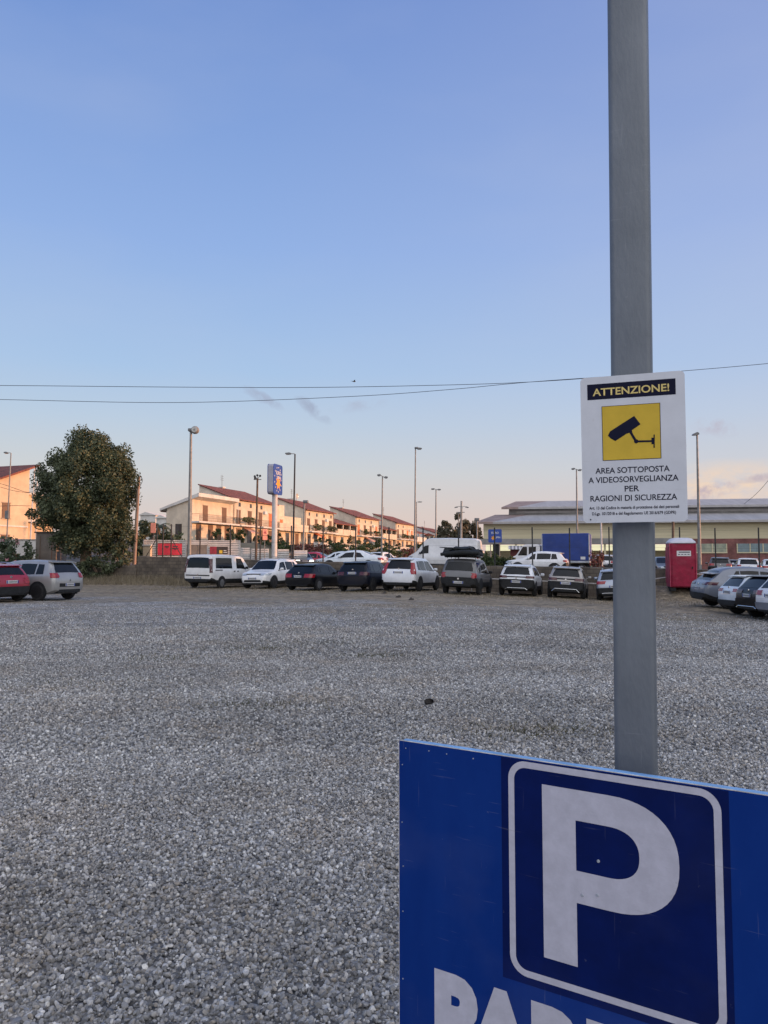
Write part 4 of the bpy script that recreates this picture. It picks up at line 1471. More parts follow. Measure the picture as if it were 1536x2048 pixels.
# ------------------------------------------------------------------ vehicles beyond the fence
GAZ = -70.6
sp = dict(L=5.95, W=2.0, belt=[(0, 1.35), (5.95, 1.2)], tum=.10, low=.34,
          top=[(0, .9), (.015, 1.3), (.05, 2.0), (.10, 2.45), (.18, 2.55), (.4, 2.60), (2.5, 2.62), (4.0, 2.58), (4.35, 2.46), (5.05, 1.55), (5.2, 1.42), (5.7, 1.15), (5.88, .98), (5.94, .75), (5.95, .5)],
          plan=[(0, .92), (.05, .96), (.2, .99), (.6, 1), (4.6, 1), (5.1, .95), (5.6, .86), (5.85, .76), (5.95, .66)],
          rwin=(0, 0, .8), fwin=(4.5, 5.06, .9), panes=[(4.05, 4.95, 4.05, 4.45)], pane_t=(.08, .62), wr=1.3, wf=5.0, R=.35,
          tail=(1.0, 1.35, .90, .08), plate=.6, mirror=4.75, mirror_m=M['plastic'], clad=.16, low2=0, rim=M['rim'], head=(.9, 1.1))
x, y = X(888, 62.5), 62.5
car('panel_van', 'tall white panel van parked behind the wire fence', 'van', x, y, GAZ, sp, PAINT['van'], GROUP_UP)
sp = HATCH(4.65, 1.82, 1.40, .88, top=[(0, .70), (.03, .86), (.12, .98), (.4, 1.03), (.75, 1.07), (1.35, 1.30), (1.75, 1.38), (2.1, 1.40), (2.6, 1.36), (2.9, 1.28), (3.45, .94), (3.6, .90), (4.35, .78), (4.55, .70), (4.63, .6), (4.65, .48)],
           rwin=(.82, 1.4, .82), fwin=(2.6, 3.44, .86), panes=[(1.25, 1.95, 1.55, 1.93), (2.03, 3.2, 2.0, 2.62)], mirror=3.0, spoiler=None, tail=(.72, .88, .55, .25), wr=.95, wf=3.75)
x, y = X(706, 53.5), 53.5
car('silver_coupe', 'silver white coupe driving past behind the wire fence', 'car', x, y, GAZ - 4, sp, PAINT['bluewhite'], GROUP_UP)
sp = SUV(4.2, 1.80, 1.56, .98, tail=(.84, .98, .7, .2))
x, y = X(1073, 53.0), 53.0
car('cream_crossover', 'cream white crossover with a sunlit tail beside the blue lorry', 'car', x, y, GAZ, sp, PAINT['white'], GROUP_UP)
sp = HATCH(4.0, 1.75, 1.50, .92)
x, y = X(641, 72), 72
car('red_car', 'bright red car in the street under the house row', 'car', x, y, 105, sp, paint('bright red paint', (0.42, 0.014, 0.05)), GROUP_UP)
sp = HATCH(4.2, 1.78, 1.46, .92, head=(.58, .74), head_m=M['head_on'])
x, y = X(601, 66), 66
car('dark_car', 'dark car with its headlights on in front of the red car', 'car', x, y, 163, sp, PAINT['dusk'], GROUP_UP)
sp = HATCH(4.1, 1.75, 1.48, .92)
x, y = X(676, 66), 66
car('small_silver_car', 'small pale silver car half hidden by the coupe bonnet', 'car', x, y, GAZ, sp, PAINT['bluewhite'], GROUP_UP)
x, y = X(768, 74), 74
car('small_white_car', 'white hatchback behind the tail of the coupe', 'car', x, y, 30, HATCH(4.1, 1.75, 1.52, .95), PAINT['white'], GROUP_UP)
x, y = X(1210, 62), 62
car('white_estate', 'white estate car seen from behind beside the blue lorry', 'car', x, y, 18, SUV(4.4, 1.8, 1.55, .98), PAINT['white'], GROUP_UP)
GROUP_YARD = 'cars parked at the brick base of the warehouse'
x, y = X(1327, 62), 62
car('dark_teal_car', 'dark car between the galvanised post and the crimson cabin', 'car', x, y, 190, HATCH(4.2, 1.78, 1.50, .95), PAINT['dusk'], GROUP_YARD)
x, y = X(1437, 64), 64
car('grey_hatchback', 'grey hatchback seen from behind at the brick wall of the warehouse', 'car', x, y, 22, SUV(4.1, 1.78, 1.58, .98), PAINT['grey'], GROUP_YARD)
x, y = X(1463, 67), 67
car('maroon_car', 'dark maroon car between a grey and a white hatchback', 'car', x, y, 22, HATCH(4.0, 1.74, 1.46, .92), paint('maroon paint', (0.035, 0.010, 0.014)), GROUP_YARD)
x, y = X(1491, 59.5), 59.5
car('white_hatchback', 'small white hatchback seen from behind at the warehouse', 'car', x, y, 20, HATCH(3.8, 1.68, 1.50, .94, tail=(.74, .96, .78, .12)), PAINT['white'], GROUP_YARD)
x, y = X(1541, 60), 60
car('silver_hatchback', 'silver white hatchback cropped by the photo edge at the warehouse', 'car', x, y, 20, HATCH(4.0, 1.74, 1.46, .92), PAINT['bluewhite'], GROUP_YARD)

# lorry with a blue tarpaulin body
lx, ly = X(1133, 60.5), 60.5
lo = thing('box_lorry', 'small lorry with a white cab and a dark blue tarpaulin body', 'truck', (lx, ly, ground(lx, ly)), R(90 - GAZ), GROUP_UP)
mb = MB(); mb.rbox(-1.80, 1.78, -1.06, 1.06, .98, 3.10, .06)
body = mb.build('tarpaulin', M['tarp'], lo)
mb = MB(); mb.rbox(-1.83, 1.81, -1.08, 1.08, .82, .97, .02); mb.build('load_bed', M['alu'], lo)
mb = MB()
for xx_ in (-1.79, 1.77):
    for yy_ in (-1.05, 1.05):
        mb.rbox(xx_ - .035, xx_ + .035, yy_ - .035, yy_ + .035, .98, 3.0, .01)
mb.build('corner_post', M['alu'], lo)
mb = MB(); mb.rbox(-1.5, -1.15, 1.066, 1.07, 1.08, 1.30, .001); mb.build('notice', M['print_white'], lo)
mb = MB(); mb.box(-1.75, 3.6, -.4, .4, .5, .8); mb.build('chassis', M['plastic'], lo)
mb = MB()
prof = [(1.95, .55), (1.95, 2.15), (2.10, 2.28), (3.05, 2.28), (3.30, 2.18), (3.82, 1.42), (4.25, 1.22), (4.40, 1.02), (4.42, .5), (4.25, .42), (2.1, .42)]
mb.prism(prof, 'y', -.98, .98)
cabm = mb.build('cab', PAINT['white'], lo)
bm = bmesh.new(); bm.from_mesh(cabm.data)
bmesh.ops.bevel(bm, geom=[e for e in bm.edges if abs(e.verts[0].co.y - e.verts[1].co.y) < .01], offset=.06, segments=2, affect='EDGES')
bm.to_mesh(cabm.data); bm.free()
mb = MB()
for sg in (1, -1):
    ys = sg * .985
    mb.add([(2.95, ys, 1.40), (3.70, ys, 1.40), (3.28, ys, 2.08), (2.95, ys, 2.08)], [(0, 1, 2, 3)])
    mb.add([(2.25, ys, 1.45), (2.82, ys, 1.45), (2.82, ys, 2.08), (2.25, ys, 2.08)], [(0, 1, 2, 3)])
mb.add([(3.345, -.84, 2.13), (3.345, .84, 2.13), (3.81, .9, 1.455), (3.81, -.9, 1.455)], [(0, 1, 2, 3)])
mb.build('cab_window', M['glass'], lo, fix=False)
for xx_ in (-1.2, 3.6):
    for sg in (1, -1):
        wheel(lo, xx_, sg * 1.0, .36, sg, M['rim'])
mb = MB()
for sg in (1, -1):
    mb.rbox(-1.86, -1.82, *sorted((sg * .7, sg * .98)), .62, .78, .01)
mb.build('tail_light', M['tail_red'], lo)

# ------------------------------------------------------------------ portable toilet
tx, ty = X(1361, 39.6), 39.6
tz = P(1361, 1177, 39.6).z
to = thing('portable_toilet', 'crimson portable toilet cabin with a white domed roof by the wall', 'portable toilet', (tx, ty, tz), R(-12))
to.scale = (1, 1, .962)
mb = MB(); mb.rbox(-.60, .60, -.6, .6, .08, 2.40, .04); mb.build('cabin', M['toilet'], to)
mb = MB()
for xx_ in (-.625, .625):
    mb.rbox(xx_ - .028, xx_ + .028, -.60, .60, .10, 2.40, .012)
for yy_ in (-.45, -.15, .15, .45):
    mb.rbox(-.70, -.684, yy_ - .05, yy_ + .05, .3, 2.2, .005)
mb.build('side_panel', M['toilet_side'], to)
mb = MB()
mb.rbox(-.52, .52, -.63, -.601, .14, 2.25, .01); mb.build('door', M['toilet'], to)
mb = MB(); mb.rbox(.40, .46, -.66, -.632, 1.05, 1.17, .008); mb.build('latch', M['plastic'], to)
mb = MB()
rows = []
for (sc_, zz_) in ((1.06, 2.40), (1.06, 2.46), (.98, 2.52), (.80, 2.64), (.55, 2.69), (.2, 2.70)):
    ring = []
    for k in range(24):
        a = 2 * math.pi * k / 24
        ca, sa = math.cos(a), math.sin(a)
        q = (abs(ca) ** 6 + abs(sa) ** 6) ** (-1 / 6)
        ring.append((.64 * sc_ * q * ca, .61 * sc_ * q * sa, zz_))
    rows.append(ring + [ring[0]])
mb.grid(rows); mb.add(rows[-1][:-1], [tuple(range(24))])
mb.build('domed_roof', M['toilet_roof'], to, smooth=40)
mb = MB(); mb.rbox(-.30, .38, -.637, -.631, 1.72, 2.0, .001); nb = mb.build('notice', M['print_white'], to)
mb = MB()
mb.add([(-.20, -.6385, 1.90), (.33, -.6385, 1.90), (.33, -.6385, 1.955), (-.2, -.6385, 1.955)], [(0, 1, 2, 3)])
for i in range(4):
    mb.add([(-.24 + .15 * i, -.6385, 1.79), (-.14 + .15 * i, -.6385, 1.79), (-.14 + .15 * i, -.6385, 1.83), (-.24 + .15 * i, -.6385, 1.83)], [(0, 1, 2, 3)])
mb.build('print', M['print_dark'], nb, fix=False)
mb = MB(); mb.rbox(-.62, -.35, -.5, .5, -.12, .08, .01); mb.rbox(.35, .62, -.5, .5, -.12, .08, .01); mb.build('skid', M['plastic'], to)


# ------------------------------------------------------------------ houses
HROT = math.atan2(ROW[1], ROW[0])


def house_at(s):
    return (C0[0] + ROW[0] * s, C0[1] + ROW[1] * s, TERRACE)


def opening(root, x, z, w_, h_, m, name='window', y=0.0, frame=True):
    mb = MB()
    mb.box(x - w_ / 2, x + w_ / 2, y - .05, y - .002, z, z + h_)
    o = mb.build(name, m, root)
    if frame:
        f = MB()
        f.box(x - w_ / 2 - .12, x + w_ / 2 + .12, y - .11, y - .003, z - .10, z - .004)
        f.box(x - w_ / 2 - .09, x + w_ / 2 + .09, y - .08, y - .003, z + h_ + .004, z + h_ + .09)
        f.build('frame', M['frame'], o)
    return o


def balcony(root, x0, x1, z, depth=1.3, y=0.0, solid=False, plants=0, seed=0, m=None):
    mb = MB()
    mb.box(x0, x1, y - depth, y - .002, z - .22, z)
    b_ = mb.build('balcony', m or M['wall_white'], root)
    mb = MB()
    if solid:
        mb.box(x0, x1, y - depth, y - depth + .12, z + .003, z + 1.0)
        mb.box(x0, x0 + .12, y - depth + .123, y - .003, z + .003, z + 1.0)
        mb.box(x1 - .12, x1, y - depth + .123, y - .003, z + .003, z + 1.0)
        mb.build('parapet', m or M['wall_white'], b_)
    else:
        for zz_ in (.12, .5, 1.0):
            mb.box(x0 + .03, x1 - .03, y - depth + .03, y - depth + .07, z + zz_ - .03, z + zz_)
        q = x0 + .06
        while q < x1 - .05:
            mb.box(q, q + .03, y - depth + .035, y - depth + .065, z, z + .97)
            q += .30
        for xx_ in (x0 + .03, x1 - .07):
            mb.box(xx_, xx_ + .04, y - depth + .03, y, z + .95, z + 1.0)
        mb.build('railing', M['rail'], b_)
    if plants:
        v, q = leaves(((x0 + x1) / 2, y - depth + .1, z + .75), ((x1 - x0) * .48, .35, .55), plants, .16, seed, 26, .2, .3)
        np_mesh('planter', v, q, M['plant'], b_)
    return b_


def roof_slab(name, root, x0, x1, y0, z0, y1, z1, th=.16):
    mb = MB()
    mb.add([(x0, y0, z0), (x1, y0, z0), (x1, y1, z1), (x0, y1, z1), (x0, y0, z0 + th), (x1, y0, z0 + th), (x1, y1, z1 + th), (x0, y1, z1 + th)],
           [(0, 3, 2, 1), (4, 5, 6, 7), (0, 1, 5, 4), (1, 2, 6, 5), (2, 3, 7, 6), (3, 0, 4, 7)])
    return mb.build(name, M['tiles'], root)


GH = 'houses of the sunlit row'


def gable_house(label, s0, s1, wm, seed, eave=6.85, ridge=9.0, depth=11.6, back=5.3, shut='shutter', balc=True, group=GH):
    """split roof house: high front slope, lower rear slope"""
    root = thing('house', label, 'house', house_at(s0), HROT, group)
    w_ = s1 - s0
    mid = depth / 2
    mb = MB()
    mb.prism([(0, -.6), (0, eave), (mid, ridge - .02), (mid, ridge - 1.4), (depth, back), (depth, -.6)], 'x', 0, w_)
    mb.build('wall', wm, root)
    roof_slab('roof', root, -.25, w_ + .25, -.55, eave - .2, mid + .1, ridge + .02)
    roof_slab('roof', root, -.25, w_ + .25, mid + .005, ridge - 1.42, depth + .9, back - .22)
    r = random.Random(seed)
    n = max(2, int(w_ / 3.3))
    for i in range(n):
        xx_ = w_ * (i + .5) / n
        k = r.random()
        opening(root, xx_, 3.05, 1.15, 2.15, M['shutter_orange'] if k < .35 else M[shut], 'shutter_door')
        opening(root, xx_ + r.uniform(-.3, .3), .25, 1.3, 2.15, M[shut] if k < .7 else M['pane'], 'door')
        if k > .25:
            opening(root, xx_ + .3, 5.75, .55, .6, M['pane'], 'window', frame=False)
    if balc:
        nb_ = max(1, int(w_ / 6))
        for i in range(nb_):
            a, b_ = w_ * i / nb_ + .5, w_ * (i + 1) / nb_ - .5
            balcony(root, a, b_, 2.95, 1.25, plants=260 if r.random() < .75 else 0, seed=seed + i)
    for q in range(2):
        if r.random() < .6:
            xa = w_ * r.uniform(.05, .6); wa = r.uniform(2.2, 3.4)
            mb = MB(); mb.add([(xa, -1.5, 1.95), (xa + wa, -1.5, 1.95), (xa + wa, -.06, 2.62), (xa, -.06, 2.62), (xa, -1.5, 1.75), (xa + wa, -1.5, 1.75)], [(0, 1, 2, 3), (4, 5, 1, 0)])
            mb.build('awning', M['shutter_orange'] if r.random() < .3 else M['awning'], root)
    for xx_ in (.25, w_ - .3):
        mb = MB(); mb.tube([(xx_, -.10, .0), (xx_, -.10, eave - .25)], .06, 6); mb.build('downpipe', M['frame'], root)
    mb = MB(); mb.box(w_ * .7, w_ * .7 + .75, -.33, -.005, 5.0, 5.5); mb.build('air_conditioner', M['print_white'], root)
    mb = MB(); cx_ = w_ * .55
    mb.box(cx_, cx_ + .7, mid + .5, mid + 1.2, ridge - 2.4, ridge + .35)
    mb.box(cx_ - .1, cx_ + .8, mid + .4, mid + 1.3, ridge + .353, ridge + .48)
    mb.build('chimney', M['wall_white'], root)
    mb = MB()
    ax = w_ * .4
    mb.tube([(ax, mid - .6, ridge - .5), (ax, mid - .6, ridge + 2.1)], .03, 5)
    for hh in (1.3, 1.6, 1.9):
        mb.tube([(ax - .5, mid - .6, ridge + hh), (ax + .5, mid - .6, ridge + hh)], .018, 4)
    mb.build('antenna', M['rail'], root)
    return root


def link_house(label, s0, s1, wm, seed, top=5.2, lean=True, group='low wings between the row houses'):
    root = thing('house_wing', label, 'house', house_at(s0), HROT, group)
    w_ = s1 - s0 - .02
    mb = MB(); mb.box(.01, w_, .6, 9, -.6, top if not lean else 3.0); mb.build('wall', wm, root)
    if lean:
        roof_slab('lean_to_roof', root, .02, w_, -.5, 4.75, 4.5, 6.3)
        mb = MB(); mb.box(.02, w_, 4.0, 8.9, 3.0, 6.2); mb.build('upper_wall', wm, root)
        for i in range(4):
            xx_ = .2 + (w_ - .5) * i / 3
            mb = MB(); mb.box(xx_, xx_ + .28, -.4, -.12, 2.9, 4.78)
            mb.build('pillar', wm, root)
        balcony(root, .02, w_, 2.85, 1.0, y=.6, solid=True, m=wm)
    else:
        mb = MB(); mb.box(1.0, w_ * .5, 1.2, 6.5, top + .004, top + 1.9); mb.build('roof_room', wm, root)
        balcony(root, .02, w_, 2.85, 1.4, y=.6, solid=True, m=wm)
        opening(root, w_ * .3, 3.3, .9, 1.2, M['shutter_orange'], y=.6)
    n = 3
    for i in range(n):
        opening(root, w_ * (i + .5) / n, .25, 1.3, 2.1, M['pane'] if i % 2 else M['shutter'], 'door', y=.6)
    return root


# first house: extension with loggia, then the main block
rt = thing('house_loggia', 'cream house end with a covered balcony over brown doors', 'house', house_at(0), HROT, GH)
mb = MB()
mb.prism([(0, -.6), (0, 6.35), (4.0, 5.0), (4.0, -.6)], 'x', 0, 10.58)
mb.build('wall', M['wall_cream'], rt)
mb = MB()
mb.add([(-.3, -1.2, 6.25), (10.4, -1.2, 6.25), (10.4, 5.0, 4.45), (-.3, 5.0, 4.45), (-.3, -1.2, 6.75), (10.4, -1.2, 6.75), (10.4, 5.0, 4.75), (-.3, 5.0, 4.75)],
       [(0, 3, 2, 1), (4, 5, 6, 7), (0, 1, 5, 4), (1, 2, 6, 5), (2, 3, 7, 6), (3, 0, 4, 7)])
mb.build('roof', M['wall_white'], rt)
balcony(rt, -.2, 10.5, 2.95, 1.3)
for xx_, m_ in ((3.2, 'shutter'), (8.2, 'shutter')):
    opening(rt, xx_, 3.05, 1.2, 2.2, M[m_], 'door')
for xx_ in (1.6, 4.6, 6.8, 9.0):
    opening(rt, xx_, .4, 1.2, 2.2, M['shutter'], 'door')
mb = MB(); mb.box(-.05, -.003, 1.6, 2.6, .6, 2.6); mb.build('window', M['pane'], rt)
mb = MB(); mb.tube([(10.3, -1.1, 3.0), (10.3, -1.1, 6.3)], .05, 6); mb.build('pillar', M['wall_white'], rt)

gable_house('long cream house with a red tiled roof beside the covered balcony', 10.6, 24.2, M['wall_cream'], 11)
link_house('low white wing with a stepped roof beside the tall store sign', 24.2, 35.5, M['wall_cream'], 3, lean=False)
gable_house('cream house with a dish on its red roof behind the tall street lamp', 35.5, 48.7, M['wall_cream'], 23)
link_house('low wing with a red lean-to roof and a pillared terrace', 48.7, 60.3, M['wall_cream'], 5)
gable_house('cream house behind the twin-headed street lamp', 60.3, 74.9, M['wall_cream'], 36)
link_house('small wing with a red roof beside the twin-headed street lamp', 74.9, 86.7, M['wall_cream'], 6)
gable_house('farthest tall cream house of the row, beside the panel van', 86.7, 101.8, M['wall_cream'], 44)
link_house('low red-roofed wing past the last tall house', 101.8, 113, M['wall_white'], 8)
gable_house('pale distant house at the far end of the row', 122, 140, M['wall_white'], 57, eave=5.6, ridge=7.4, back=4.2)

# terrace parapet below the houses
pr = thing('terrace_wall', 'long pale parapet wall in front of the house row', 'wall', house_at(0), HROT)
mb = MB(); mb.box(22, 150, -8.2, -7.95, -1.2, .5); mb.build('parapet', M['wall_white'], pr)
mb = MB(); mb.box(22, 150, -8.26, -7.89, .502, .60); mb.build('coping', M['concrete'], pr)

# dish
ds_ = thing('satellite_dish', 'pale satellite dish on the ridge of the house behind the tall lamp', 'dish', (0, 0, 0), HROT)
hp = Vector(house_at(43.5)); off = Vector((-ROW[1] * 5.6, ROW[0] * 5.6, 9.3))
ds_.location = hp + off
mb = MB(); mb.lathe([(.05, .18), (.35, .12), (.6, 0), (.58, -.02), (.3, .08)], 16, 'y', 0, -.2, .6); mb.build('reflector', M['lens'], ds_, smooth=40)
mb = MB(); mb.tube([(0, 0, -.3), (0, 0, .6)], .04, 6); mb.build('mast', M['rail'], ds_)

# ochre house at the edge of the photo: its sunlit gable faces the street
OH = thing('ochre_house', 'ochre house with a dark red sloping roof behind the oleander', 'house', (-41.0, 90.0, 1.0), HROT)
mb = MB(); mb.prism([(-15, -.5), (-15, 6.2), (-.9, 11.45), (-.9, -.5)], 'y', 0, 12); mb.build('wall', M['wall_orange'], OH)
mb = MB(); mb.box(-.897, 4.5, 1.4, 11.5, -.5, 8.6); mb.build('rear_wall', M['wall_orange'], OH)
mb = MB()
mb.add([(-15.6, -.5, 5.85), (.25, -.5, 11.75), (.25, 12.4, 11.75), (-15.6, 12.4, 5.85), (-15.6, -.5, 6.05), (.25, -.5, 11.97), (.25, 12.4, 11.97), (-15.6, 12.4, 6.05)],
       [(0, 3, 2, 1), (4, 5, 6, 7), (0, 1, 5, 4), (1, 2, 6, 5), (2, 3, 7, 6), (3, 0, 4, 7)])
mb.build('roof', M['tiles'], OH)
opening(OH, -4.2, 5.4, 1.1, 1.7, M['shutter'], 'window')
opening(OH, -8.2, 5.4, 1.1, 1.7, M['shutter'], 'window')
opening(OH, -4.2, 1.6, 1.2, 1.9, M['shutter'], 'window')
balcony(OH, -.8, 4.4, 5.4, 1.2, y=1.4)
balcony(OH, -.8, 4.4, 8.65, .4, y=1.4)
mb = MB(); mb.tube([(.0, -.3, 0), (.0, -.3, 11.7)], .07, 6); mb.build('downpipe', M['slat'], OH)
mb = MB(); mb.box(-14, -1.0, -.10, -.003, 4.45, 4.62); mb.build('string_course', M['wall_white'], OH)

# ------------------------------------------------------------------ warehouse
WH_ANG = R(-9.0)
wx0, wy0 = X(967, 97.5), 97.5
wz = up_h(wx0, wy0)
WH = thing('warehouse', 'long pale yellow warehouse with a stepped metal roof and red brick base', 'warehouse', (wx0, wy0, wz), WH_ANG)
WL = 95.0
Z = lambda py: (EYE + (1122 - py) / F_PX * 97.5) - wz
zc0, zc1 = Z(1090), Z(1079)
ze = Z(1048)
Zd = lambda py, dd: (EYE + (1122 - py) / F_PX * (97.5 + dd)) - wz
zr1, zr2, zr3 = Zd(1034, 6.0), Zd(1019, 4.9), Zd(1007.5, 13.0)
mb = MB(); mb.box(0, WL, 0, 26, zc1 - .02, ze); mb.build('cladding', M['w_yellow'], WH)


def wh_roof(name, m, xl0, xr0, xl1, xr1, y0, z0, y1, z1, th):
    mb = MB()
    mb.add([(xl0, y0, z0), (xr0, y0, z0), (xr1, y1, z1), (xl1, y1, z1), (xl0, y0, z0 + th), (xr0, y0, z0 + th), (xr1, y1, z1 + th), (xl1, y1, z1 + th)],
           [(0, 3, 2, 1), (4, 5, 6, 7), (0, 1, 5, 4), (1, 2, 6, 5), (2, 3, 7, 6), (3, 0, 4, 7)])
    return mb.build(name, m, WH)


wh_roof('lower_roof', M['w_roof_brown'], -.9, 1.2, 1.4, 6.0, -1.0, ze - .05, 6.0, zr1, .28)
wh_roof('lower_roof', M['w_roof'], 1.202, WL, 6.002, WL, -1.0, ze - .05, 6.0, zr1, .28)
mb = MB(); mb.box(1.3, 3.2, 6.02, 13, ze, zr1 + .1); mb.build('roof_end', M['w_roof_brown'], WH)
mx0 = 3.25
mb = MB(); mb.box(mx0, WL, 6.01, 20, ze, zr2 + .1); mb.build('clerestory', M['w_grey'], WH)
mb = MB(); mb.box(mx0 + 1, WL - 2, 5.96, 6.006, Zd(1027, 6), Zd(1023, 6)); mb.build('clerestory_band', M['w_roof'], WH)
wh_roof('upper_roof', M['w_roof_brown'], mx0 - 1.0, mx0 + 1.2, mx0 + 1.0, mx0 + 5.5, 4.9, zr2, 13.0, zr3, .28)
wh_roof('upper_roof', M['w_roof'], mx0 + 1.202, WL, mx0 + 5.502, WL, 4.9, zr2, 13.0, zr3, .28)
# canopy band over the open ground floor, lit glazing behind it
mb = MB(); mb.box(-1.9, 23.4, -2.6, -.004, zc0 + .05, zc1); mb.build('canopy', M['w_grey'], WH)
mb = MB(); mb.box(.2, 23.4, 3.0, 3.2, Z(1101), zc0 + .05); mb.build('lit_glazing', M['w_glow'], WH)
mb = MB(); mb.box(.05, 23.3, 2.98, 3.3, -.5, Z(1101) - .004); mb.build('low_wall', M['w_yellow'], WH)
for xx_ in (-1.5, 1.2, 3.9, 8.2, 10.5, 14.5, 18.5, 22.5):
    mb = MB(); mb.box(xx_, xx_ + (.9 if xx_ in (1.2, 8.2) else .22), -2.3, -2.05, -.3, zc0 + .045)
    mb.build('column', M['dark'] if xx_ in (1.2, 8.2) else M['w_yellow'], WH)
# closed part: brick base with bands of windows
mb = MB(); mb.box(23.42, WL, -.006, 1, -.5, zc1 - .024); mb.build('brick_base', M['w_brick'], WH)
q = 24.2; i = 0
while q < WL - 6:
    wv_ = 4.4 if i % 2 else 4.9
    mb = MB(); mb.box(q, q + wv_, -.06, -.009, Z(1105), Z(1089))
    pan = mb.build('window_band', M['w_glass'] if i % 2 == 0 else M['w_glass_blue'], WH)
    mb = MB()
    for k in range(4):
        xx_ = q + wv_ * k / 3
        mb.box(xx_ - .06, xx_ + .06, -.10, -.063, Z(1105), Z(1089))
    mb.box(q - .06, q + wv_ + .06, -.12, -.064, Z(1105) - .14, Z(1105) - .003)
    mb.build('window_frame', M['w_yellow'], pan)
    q += wv_ + 1.2; i += 1
# striped awning and dark red kiosk under the canopy
ks = thing('kiosk', 'dark red kiosk under a striped awning by the lorry cab', 'kiosk', (X(1034, 80), 80, up_h(X(1034, 80), 80)), R(-9))
zk = EYE + (1122 - 1091) / F_PX * 80 - ks.location.z
mb = MB(); mb.box(-.7, .7, 0, 1.6, -.1, zk - .25); mb.build('booth', mat('kiosk red', (0.13, 0.025, 0.025), 0.6), ks)
mb = MB()
for k in range(10):
    mb.mi = k % 2
    x0_ = -.9 + .18 * k
    mb.add([(x0_, -.9, zk - .42), (x0_ + .18, -.9, zk - .42), (x0_ + .18, .5, zk), (x0_, .5, zk)], [(0, 1, 2, 3)])
mb.build('awning', [M['slat'], M['w_grey']], ks)

# unseen long building at the side of the lot that keeps the low sun off it
sb = thing('side_building', 'long grey hall outside the photo beside the parking lot', 'building', (64, 8, -1.2), 0)
mb = MB(); mb.box(0, 16, -80, 44, -.5, 11.6); mb.build('wall', M['w_grey'], sb)
mb = MB(); mb.prism([(-.6, 11.604), (8, 13.2), (16.6, 11.604)], 'y', -80.5, 44.5); mb.build('roof', M['w_roof_brown'], sb)
for k in range(12):
    mb = MB(); mb.box(-.06, -.003, -72 + 10 * k, -68 + 10 * k, 4.5, 7.0); mb.build('window', M['w_glass_blue'], sb)


# ------------------------------------------------------------------ poles and lamps
def pole(name, label, cat, px_top, py_top, D, px_base=None, r0=.07, r1=.045, m=None, group=None):
    """a straight pole standing on the ground, its top seen at the given pixel"""
    t_ = P(px_top, py_top, D)
    bx = t_.x if px_base is None else X(px_base, D)
    z = ground(bx, D)
    root = thing(name, label, cat, (bx, D, z), 0, group)
    H_ = t_.z - z
    tip = Vector((t_.x - bx, 0, H_))
    mb = MB(); mb.tube([(0, 0, -.3), tip * .5, tip], [r0, (r0 + r1) / 2, r1], 10)
    mb.build('pole', m or M['lamp_pole'], root, smooth=40)
    mb = MB(); mb.lathe([(r0 * 1.9, 0), (r0 * 1.9, .05), (r0 * 1.3, .12)], 10, 'z', 0, 0, 0); mb.build('base_plate', M['lamp_pole'], root)
    return root, tip


def lamp_head(root, tip, dx, ln, tilt=0.0, w_=.16, drop=0.0, dy=0.0):
    mb = MB()
    sg = 1 if dx > 0 else -1
    a = tip + Vector((0, 0, -.12))
    e = tip + Vector((dx, dy, tilt))
    mb.tube([a, tip + Vector((dx * .15, dy * .15, .02)), e], .030, 8)
    mb.build('arm', M['lamp_pole'], root, smooth=40)
    mb = MB()
    z0 = e.z
    prof = [(0, -.02), (.06, -.06), (ln * .9, -.03), (ln, .01), (ln * .9, .06), (ln * .3, .09), (0, .05)]
    poly = [(e.x + sg * p[0], z0 + p[1]) for p in prof]
    mb.prism(poly, 'y', e.y - w_, e.y + w_)
    hd = mb.build('lamp_head', M['lamp_head'], root, smooth=40)
    mb = MB(); mb.box(*sorted((e.x + sg * ln * .25, e.x + sg * ln * .8)), e.y - w_ * .7, e.y + w_ * .7, z0 - .078, z0 - .065); mb.build('lens', M['lens'], hd)


GL = 'street lamps beyond the fence'
rt, tip = pole('street_lamp', 'tall single street lamp with a sunlit round head above the white van', 'street lamp', 382, 860, 56, 379, .15, .085, group=GL)
mb = MB(); mb.rbox(-.20, .10, -.22, .22, tip.z - .12, tip.z + .10, .04); mb.build('bracket', M['lamp_head'], rt)
mb = MB(); mb.lathe([(.05, -.30), (.26, -.22), (.30, -.05), (.27, .14), (.10, .24)], 14, 'y', tip.x + .32, -.05, tip.z - .02); hd = mb.build('lamp_head', M['lamp_pole'], rt, smooth=50)
mb = MB(); mb.lathe([(.22, 0), (.2, -.03)], 14, 'y', tip.x + .32, -.31, tip.z - .02); mb.build('lens', M['lens'], hd)
rt, tip = pole('street_lamp', 'street lamp with one long flat arm beside the store sign', 'street lamp', 590, 908, 58, 586, .085, .055, M['post'], group=GL)
lamp_head(rt, tip, -.30, .46, .02, .12)
rt, tip = pole('street_lamp', 'street lamp with two flat heads before the middle of the house row', 'street lamp', 765, 953, 62, 763, .08, .05, group=GL)
lamp_head(rt, tip, .14, .30, -.08); lamp_head(rt, tip, -.14, .30, .10)
rt, tip = pole('street_lamp', 'tallest slender street lamp, at the end of the house row', 'street lamp', 831, 897, 66, 829, .085, .05, group=GL)
lamp_head(rt, tip, .14, .42, -.02)
mb = MB(); mb.rbox(tip.x - .08, tip.x + .22, -.15, .15, tip.z - .02, tip.z + .12, .03); mb.build('sensor', M['lamp_head'], rt)
rt, tip = pole('street_lamp', 'distant twin-headed street lamp above the panel van', 'street lamp', 872, 979, 92, 871, .11, .06, group=GL)
lamp_head(rt, tip, .18, .42, -.02, .2); lamp_head(rt, tip, -.18, .42, .05, .2)
